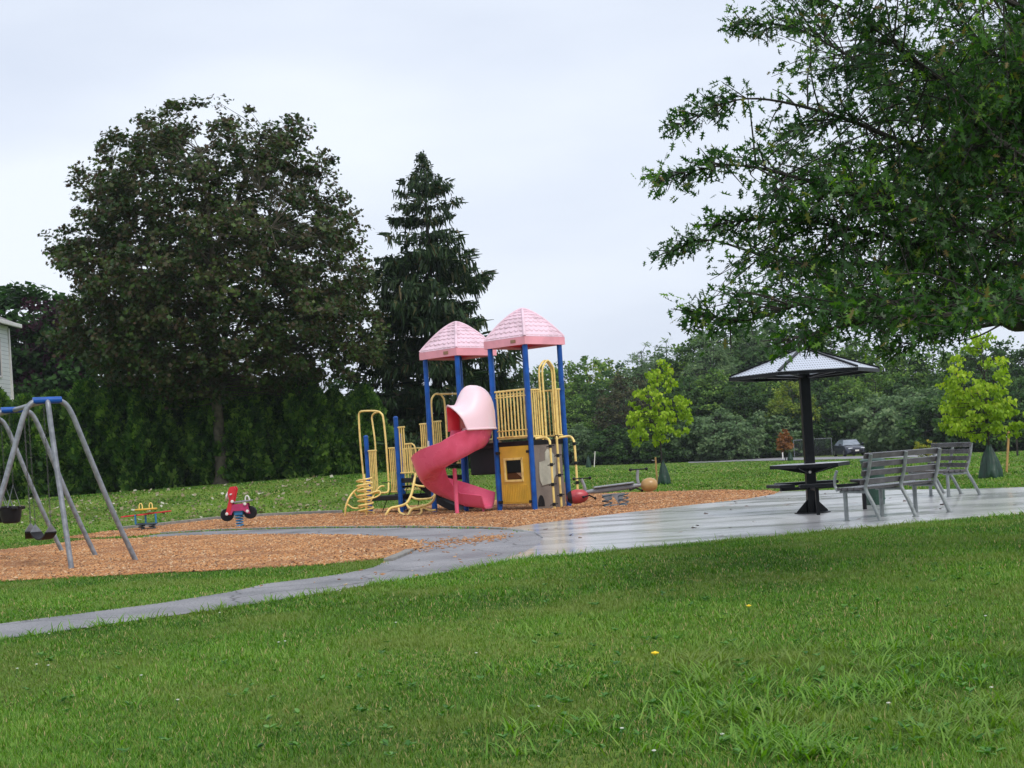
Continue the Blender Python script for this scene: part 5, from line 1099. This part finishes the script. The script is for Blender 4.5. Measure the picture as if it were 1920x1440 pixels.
# double spring see-saw (pods)
ss_ = G(1152, 950); t = thing('spring_seesaw', 'grey spring see-saw with red pod and tan pod ends', 'see-saw', tuple(ss_)); bk = ss_; TS = 1.0; sc = F / ss_[1]
def sx(px, py, dy=0): 
    q = PD(px, py, ss_[1] + dy); return q
mb = MB(); 
for px in (1139, 1170):
    q = sx(px, 950); q[2] = 0; spring(mb, q, .10, .26, 3, .013)
mb.build('spring', M['springdark'], t, True)
A, B = sx(1096, 923), sx(1206, 909)
d = unit(B - A); MB().tube([A, A + (B - A) * .25, A + (B - A) * .75, B], [.035, .06, .06, .035], 10).build('beam', M['greyplast'], t, True)
mm = (A + B) / 2; MB().box(mm + UZ * .075, (.85, .26, .03), [d, (0, 1, 0), unit(np.cross(d, (0, 1, 0)))], .01).build('seat_board', M['greyplast'], t)
MB().prism([sx(1128, 928), sx(1172, 924), sx(1166, 938), sx(1160, 944), sx(1150, 930), sx(1140, 940), sx(1134, 936)], (0, .12, 0)).build('bracket', M['greyplast'], t)
MB().box(sx(1154, 951) * [1, 1, 0] + UZ * .02, (.5, .3, .04), None, .01).build('base_plate', M['springdark'], t)
ctr = sx(1083, 931)
def pod(c, L, r, mat, capmat, flip):
    pr = [(.01, -L), (r * .45, -L * .93), (r * .8, -L * .68), (r * .98, -L * .25), (r, .1 * L), (r * .85, .55 * L), (r * .55, .85 * L), (.02, L)]
    o = MB().lathe(c, pr, 24, ax=d * flip).build('pod', mat, t, True)
    return o
o1 = pod(ctr, .235, .155, M['redpod'], None, 1); MB().lathe(ctr - d * .17, [(.085, -.05), (.125, .0), (.142, .045), (.13, .046)], 24, ax=d).build('end_cap', M['black'], o1, True)
o2 = pod(sx(1217, 909), .18, .15, M['tanpod'], None, -1)
for px, py, x2 in ((1098, 912, 1090), (1197, 895, 1196)):
    MB().tube(smooth_path([sx(px, py + 12), sx(px - 2, py), sx(x2, py - 14)], 4), [.045] * 3 + [.03] * 6 if False else .032, 8).build('handle_stem', M['greyplast'], t, True)
    h0, h1 = sx(x2 - 14, py - 14, -.1), sx(x2 + 16, py - 16, .1); hb = MB().tube([h0, h1], .014, 8); hb.ball(h0, .035); hb.ball(h1, .035); hb.build('handlebar', M['black'], t, True)
for px, py in ((1108, 930), (1196, 916)):
    h0, h1 = sx(px - 14, py + 2, -.2), sx(px + 8, py + 4, .2); hb = MB().tube([h0, (h0 + h1) / 2 + UZ * .05, h1], .016, 8); hb.ball(h0, .03); hb.ball(h1, .03); hb.build('foot_peg', M['black'], t, True)

# ------------------------------------------------------------------ picnic table with metal parasol
def perf_mat():
    m, t, p, o = new_mat('perforated_metal'); tcn = N(t, 'ShaderNodeTexCoord'); v = N(t, 'ShaderNodeTexVoronoi'); v.inputs['Scale'].default_value = 26; v.inputs['Randomness'].default_value = 0
    t.links.new(tcn.outputs['Object'], v.inputs['Vector']); r = N(t, 'ShaderNodeValToRGB'); e = r.color_ramp.elements; e[0].position = .30; e[0].color = (.035, .04, .05, 1); e[1].position = .36; e[1].color = (.62, .66, .74, 1)
    t.links.new(v.outputs['Distance'], r.inputs[0]); t.links.new(r.outputs[0], p.inputs['Base Color']); p.inputs['Roughness'].default_value = .3; p.inputs['Metallic'].default_value = .5; return m
M['canopy'] = perf_mat(); M['tabletop'] = mk('wet_tabletop', (.42, .43, .46), .3, .2, 6)
tb0 = G(1524, 965); tb0[2] = .03; t = thing('picnic_table', 'black metal table with seats and a perforated grey parasol', 'picnic table', tuple(tb0))
po = MB().box(tb0 + UZ * 1.22, (.15, .15, 2.44), None, .01).build('post', M['blackmetal'], t)
gs = MB()
for a in (0, 90, 180, 270):
    d_ = np.array([math.cos(R(a + 12)), math.sin(R(a + 12)), 0]); s_ = np.array([-d_[1], d_[0], 0]); gs.prism([tb0 + d_ * .07 - s_ * .006, tb0 + d_ * .26 - s_ * .006, tb0 + d_ * .26 - s_ * .006 + UZ * .03, tb0 + d_ * .07 - s_ * .006 + UZ * .22], s_ * .012)
gs.lathe(tb0, [(.02, 0), (.28, 0), (.28, .015), (.02, .015)], 24); gs.build('base', M['blackmetal'], t)
HX = [(math.cos(R(60 * k)), math.sin(R(60 * k))) for k in range(6)]
tt_ = MB().prism([tb0 + np.array([x * .62, y * .62, .745]) for x, y in HX], UZ * .03).build('table_top', M['tabletop'], t)
ed = MB()
for i in range(6):
    a, b = HX[i], HX[(i + 1) % 6]; A = tb0 + np.array([a[0] * .62, a[1] * .62, .755]); B = tb0 + np.array([b[0] * .62, b[1] * .62, .755]); ed.box((A + B) / 2 + UZ * -.012, (.622, .018, .055), [unit(B - A), unit(np.cross(unit(B - A), UZ)), UZ])
    ed.prism([tb0 + UZ * .72, tb0 + UZ * .60, A * .97 + (tb0 + UZ * .7) * .03 - UZ * .02], unit(np.cross(A - tb0, UZ)) * .02)
ed.build('table_edge', M['blackmetal'], tt_)
MB().lathe(tb0 + np.array([-.02, -.078, .64]), [(.005, 0), (.022, 0), (.022, .006), (.005, .006)], 10, ax=(0, -1, 0)).build('sticker', M['white'], t)
for a, L, rr_ in ((265, .52, .70), (195, .5, .52), (85, 1.0, .62), (5, .5, .84)):
    d_ = np.array([math.cos(R(a)), math.sin(R(a)), 0]); s_ = np.array([-d_[1], d_[0], 0]); c = tb0 + d_ * rr_
    st = MB().box(c + UZ * .45, (L, .26, .05), [s_, d_, UZ], .01).build('seat', M['blackmetal'], t)
    MB().box(tb0 + d_ * rr_ / 2 + UZ * .395, (rr_, .06, .05), [d_, s_, UZ]).build('arm', M['blackmetal'], st)
    if a in (265, 5): MB().box(c + UZ * .2, (.05, .05, .42), [d_, s_, UZ]).build('leg', M['blackmetal'], st)
cz_, cr_z, RC = 2.19, 2.55, 1.17; cano = MB(); apx = tb0 + UZ * cr_z; cor = [tb0 + np.array([x * RC, y * RC, cz_]) for x, y in HX]
ins = [tb0 + np.array([x * .08, y * .08, cr_z]) for x, y in HX]
for i in range(6): cano.prism([cor[i], cor[(i + 1) % 6], ins[(i + 1) % 6], ins[i]], UZ * .008)
ca = cano.build('canopy', M['canopy'], t)
rb_ = MB()
for i in range(6):
    dd = unit(ins[i] - cor[i]); rb_.box((cor[i] + ins[i]) / 2 + UZ * .014, (np.linalg.norm(ins[i] - cor[i]), .045, .03), [dd, unit(np.cross(dd, UZ)), unit(np.cross(unit(np.cross(dd, UZ)), dd))])
    A, B = cor[i], cor[(i + 1) % 6]; rb_.box((A + B) / 2 - UZ * .028, (np.linalg.norm(B - A), .03, .05), [unit(B - A), unit(np.cross(unit(B - A), UZ)), UZ])
    rb_.tube([cor[i] * .75 + (tb0 + UZ * cz_) * .25 - UZ * .0, tb0 + UZ * 2.12], .02, 6)
rb_.lathe(tb0 + UZ * (cr_z - .01), [(.1, 0), (.1, .03), (.03, .06)], 12); rb_.build('frame', M['blackmetal'], ca)

# ------------------------------------------------------------------ benches
def make_bench(label, arm):
    t = thing('park_bench', label, 'bench', (0, 0, 0)); W = 1.75
    for x in (-.80, 0, .80):
        o = MB().tube(smooth_path([(x, .46, 0), (x, .36, .22), (x, .26, .40), (x, .25, .48), (x, .30, .62), (x, .365, .91)], 4), .027, 10).build('frame', M['benchframe'], t, True)
        MB().tube([(x, -.10, 0), (x, -.10, .40)], .03, 10).build('leg', M['benchframe'], o, True); MB().tube([(x, -.18, .405), (x, .26, .40)], .022, 8).build('seat_bracket', M['benchframe'], o, True)
        MB().lathe((x, -.10, 0), [(.02, 0), (.05, 0), (.05, .01), (.02, .01)], 12).lathe((x, .46, 0), [(.02, 0), (.05, 0), (.05, .01), (.02, .01)], 12).build('foot_plate', M['benchframe'], o)
    for y in (-.16, -.055, .05, .155): MB().box((0, y, .445), (W, .09, .038), None, .006).build('seat_slat', M['slat'], t)
    for k in range(4):
        z = .535 + k * .117; y = .262 + k * .029; n_ = unit([0, -1, .24]); MB().box((0, y - .035, z), (W, .032, .078), [(1, 0, 0), n_, unit(np.cross((1, 0, 0), n_))], .006).build('back_slat', M['slat'], t)
    if arm:
        for s in (-1,): MB().tube(smooth_path([(s * .86, -.18, .42), (s * .86, -.22, .5), (s * .86, -.21, .62), (s * .86, -.17, .70)], 4), .02, 8).build('arm_rest', M['benchframe'], t, True)
    return t
bn = make_bench('grey slatted bench seen from behind, beside the picnic table', True)
la = G(1651, 981); ra_ = G(1781, 964.5); mid_ = (la + ra_) / 2; dirv = np.array([math.cos(R(39)), math.sin(R(39)), 0])
# local +x runs left to right along the bench, local -y is the front (facing away from camera, left)
phi = R(39); rear = np.array([math.sin(phi), -math.cos(phi)])
bn.location = (mid_[0] - rear[0] * .46, mid_[1] - rear[1] * .46, .03)
bn.rotation_euler = (0, 0, phi + math.pi)       # flips so that the back faces the camera
bn.rotation_euler = (0, 0, math.atan2(dirv[1], dirv[0]))
bn['_'] = 0; del bn['_']
# with rotation phi local +y maps to (-sin, cos); the rear must map to (sin,-cos): mirror by turning half round
bn.rotation_euler = (0, 0, phi + math.pi)
for ch in bn.children:
    if ch.name.startswith('arm_rest'): ch.location = (1.72, 0, 0)
bn2 = copy_tree(bn); bn2['label'] = 'grey slatted bench facing left, its wet backrest toward the camera'
for ch in list(bn2.children):
    if ch.name.startswith('arm_rest'): bpy.data.objects.remove(ch)
nr = G(1838, 931.5); axd = unit(np.array([-.09, .996, 0])); nr[2] = .03
rear2 = unit(np.array([.996, .09, 0])); psi = math.atan2(rear2[1], rear2[0]) - math.pi / 2      # local +y -> rear2
c2 = nr + axd * .80 - rear2 * .46; bn2.location = (c2[0], c2[1], .03); bn2.rotation_euler = (0, 0, psi)
bn['group'] = bn2['group'] = 'benches on the concrete pad'

# litter bin behind the near bench
lb = G(1643, 938); lb[2] = .0
lb = PD(1640, 930, 23.5); lb[2] = .03; t = thing('litter_bin', 'dark green litter bin behind the near bench', 'litter bin', tuple(lb))
MB().lathe(lb, [(.15, 0), (.16, .02), (.19, .69), (.20, .70), (.20, .72)], 24).build('bin_body', M['bin'], t, True)
r0 = MB()
for z in (.08, .36, .64): r0.lathe(lb + UZ * z, [(.16 + z * .03, 0), (.17 + z * .03, .0), (.17 + z * .03, .03), (.16 + z * .03, .03)], 24)
r0.build('band', M['bin'], t, True); MB().lathe(lb + UZ * .72, [(.21, 0), (.215, .02), (.15, .05), (.06, .06)], 24).build('lid', M['bin'], t, True)

# ------------------------------------------------------------------ parked car and chain link fence, far away
M['carpaint'] = mk('dark_car_paint', (.05, .055, .075), .15, .15, 3, metal=.4); M['carglass'] = mk('car_glass', (.20, .23, .27), .05, .2, 2); M['tyre'] = mk('tyre_rubber', (.012, .012, .013), .7, .2, 8); M['rim'] = mk('alloy', (.25, .25, .27), .3, .1, 8, metal=.8); M['lamp'] = mk('headlight', (.6, .62, .65), .1, .05, 8)
cc_ = PD(1593, 858.5, 121); cc_[2] = float(tz(cc_[0], cc_[1])) + .03
car = thing('parked_car', 'dark grey saloon car parked facing the viewer by the wood', 'car', (0, 0, 0))
# local: +x forward. outline of cross sections (x, half width at sill, half width at belt, z sill, z belt)
secs = [(-2.28, .70, .66, .42, .88), (-2.15, .82, .78, .28, .98), (-1.5, .88, .84, .2, 1.0), (-.5, .89, .86, .18, .95), (.8, .89, .86, .18, .92), (1.5, .88, .82, .2, .86), (2.05, .80, .70, .22, .74), (2.28, .62, .55, .34, .62)]
V = []
for x, w0, w1, zs_, zb in secs: V += [(x, -w0, zs_), (x, -w0 * 1.01, (zs_ + zb) / 2), (x, -w1, zb - .03), (x, -w1 * .8, zb), (x, 0, zb + .03), (x, w1 * .8, zb), (x, w1, zb - .03), (x, w0 * 1.01, (zs_ + zb) / 2), (x, w0, zs_)]
MB().add(V, [(i * 9 + k, i * 9 + (k + 1) % 9, (i + 1) * 9 + (k + 1) % 9, (i + 1) * 9 + k) for i in range(7) for k in range(9)] + [tuple(range(9))[::-1], tuple(63 + k for k in range(9))]).build('body', M['carpaint'], car, True)
cab = [(-1.85, .60, .98), (-1.0, .58, 1.38), (-.2, .58, 1.45), (.35, .57, 1.40), (1.15, .66, .94)]
V = []
for (x, w1, z) in cab: V += [(x, -w1, z), (x, w1, z)]
V += [(-1.7, -.80, .95), (-1.7, .80, .95), (1.0, -.80, .92), (1.0, .80, .92)]
gl = MB().add(V, [(0, 1, 3, 2), (6, 7, 9, 8), (0, 2, 4, 6, 8, 12, 10), (1, 11, 13, 9, 7, 5, 3), (0, 10, 11, 1), (8, 9, 13, 12)]).build('windows', M['carglass'], car)
MB().add([(-1.02, -.60, 1.39), (-1.02, .60, 1.39), (-.2, -.60, 1.465), (-.2, .60, 1.465), (.38, -.59, 1.405), (.38, .59, 1.405), (-.2, 0, 1.49), (-1.02, 0, 1.41), (.38, 0, 1.42)], [(0, 7, 6, 2), (7, 1, 3, 6), (2, 6, 8, 4), (6, 3, 5, 8)]).build('roof', M['carpaint'], car, True)
for x in (-1.4, 1.38):
    for s in (-1, 1):
        wh = MB().lathe((x, s * .80, .32), [(.12, -.1), (.30, -.1), (.32, -.06), (.32, .08), (.29, .1), (.2, .1)], 22, ax=(0, s, 0)).build('wheel', M['tyre'], car, True)
        MB().lathe((x, s * .885, .32), [(.03, 0), (.2, 0), (.2, .02), (.05, .03)], 14, ax=(0, s, 0)).build('rim', M['rim'], wh, True)
for s in (-1, 1):
    MB().box((2.14, s * .52, .66), (.18, .34, .11), [unit([1, -s * .0, 0]), (0, 1, 0), (0, 0, 1)], .03).build('headlight', M['lamp'], car); MB().box((.75, s * .98, 1.02), (.12, .2, .13), None, .04).build('wing_mirror', M['carpaint'], car)
    MB().lathe((2.2, s * .55, .40), [(.01, 0), (.05, 0), (.05, .02), (.01, .03)], 10, ax=(1, 0, 0)).build('fog_lamp', M['lamp'], car)
MB().box((2.27, 0, .44), (.06, 1.0, .18), None, .02).build('grille', M['black'], car); MB().box((2.315, 0, .47), (.02, .34, .13), None, .005).build('number_plate', M['white'], car)
car.location = tuple(cc_); car.rotation_euler = (0, 0, R(-90 + 3))
fa_, fb_ = PD(1490, 862, 124), PD(1561, 860, 124)
fz = float(tz(fa_[0], 124)); t = thing('chain_link_fence', 'low chain link fence left of the parked car', 'fence', (fa_[0], 124, fz))
A = np.array([fa_[0], 124, fz]); B = np.array([fb_[0], 124, fz]); H_ = 1.55
for u in (0, .5, 1): q = A + (B - A) * u; MB().tube([q, q + UZ * H_], .03, 8).build('fence_post', M['galv'], t, True)
MB().tube([A + UZ * H_, B + UZ * H_], .022, 8).build('top_rail', M['galv'], t, True)
ms = MB(); L = np.linalg.norm(B - A); u_ = unit(B - A)
for k in range(-14, int(L / .12)):
    for sg in (1, -1):
        s0 = k * .12; s1 = s0 + H_; a0 = max(s0, 0); a1 = min(s1, L)
        if a1 <= a0: continue
        zA, zB = (a0 - s0), (a1 - s0)
        if sg < 0: zA, zB = H_ - zA, H_ - zB
        ms.tube([A + u_ * a0 + UZ * zA, A + u_ * a1 + UZ * zB], .004, 3, False)
ms.build('mesh', M['galv'], t)
# yellow flowering bush between the benches
M['gold'] = leafmat('goldenrod', [(0, (.10, .16, .02)), (.5, (.24, .28, .03)), (1, (.6, .45, .03))], .3, .6)
gb = PD(1738, 852, 60); gb[2] = float(tz(gb[0], gb[1])); t = thing('flowering_shrub', 'low yellow flowering bush seen over the bench backs', 'shrub', tuple(gb))
crown_tree(t, gb, [(.1, .3, .35), (.4, .55, .6), (.65, .45, .4), (.85, .15, .2)], .02, 50, 22, .07, QUAD, M['gold'], M['barkdark'], .12, nlimb=5, thin=.004)

# ------------------------------------------------------------------ thin damp air between the viewer and the far wood
hz = MB().box((0, 95, 10.5), (420, 270, 26)); hm = bpy.data.materials.new('damp_air'); hm.use_nodes = True; ht = hm.node_tree; ht.nodes.clear()
ho_ = N(ht, 'ShaderNodeOutputMaterial'); pv = N(ht, 'ShaderNodeVolumePrincipled'); pv.inputs['Color'].default_value = (.85, .9, 1, 1); pv.inputs['Density'].default_value = .0002
ht.links.new(pv.outputs[0], ho_.inputs['Volume']); tag(hz.build('haze', hm), 'thin damp haze in the air over the park', kind='stuff')
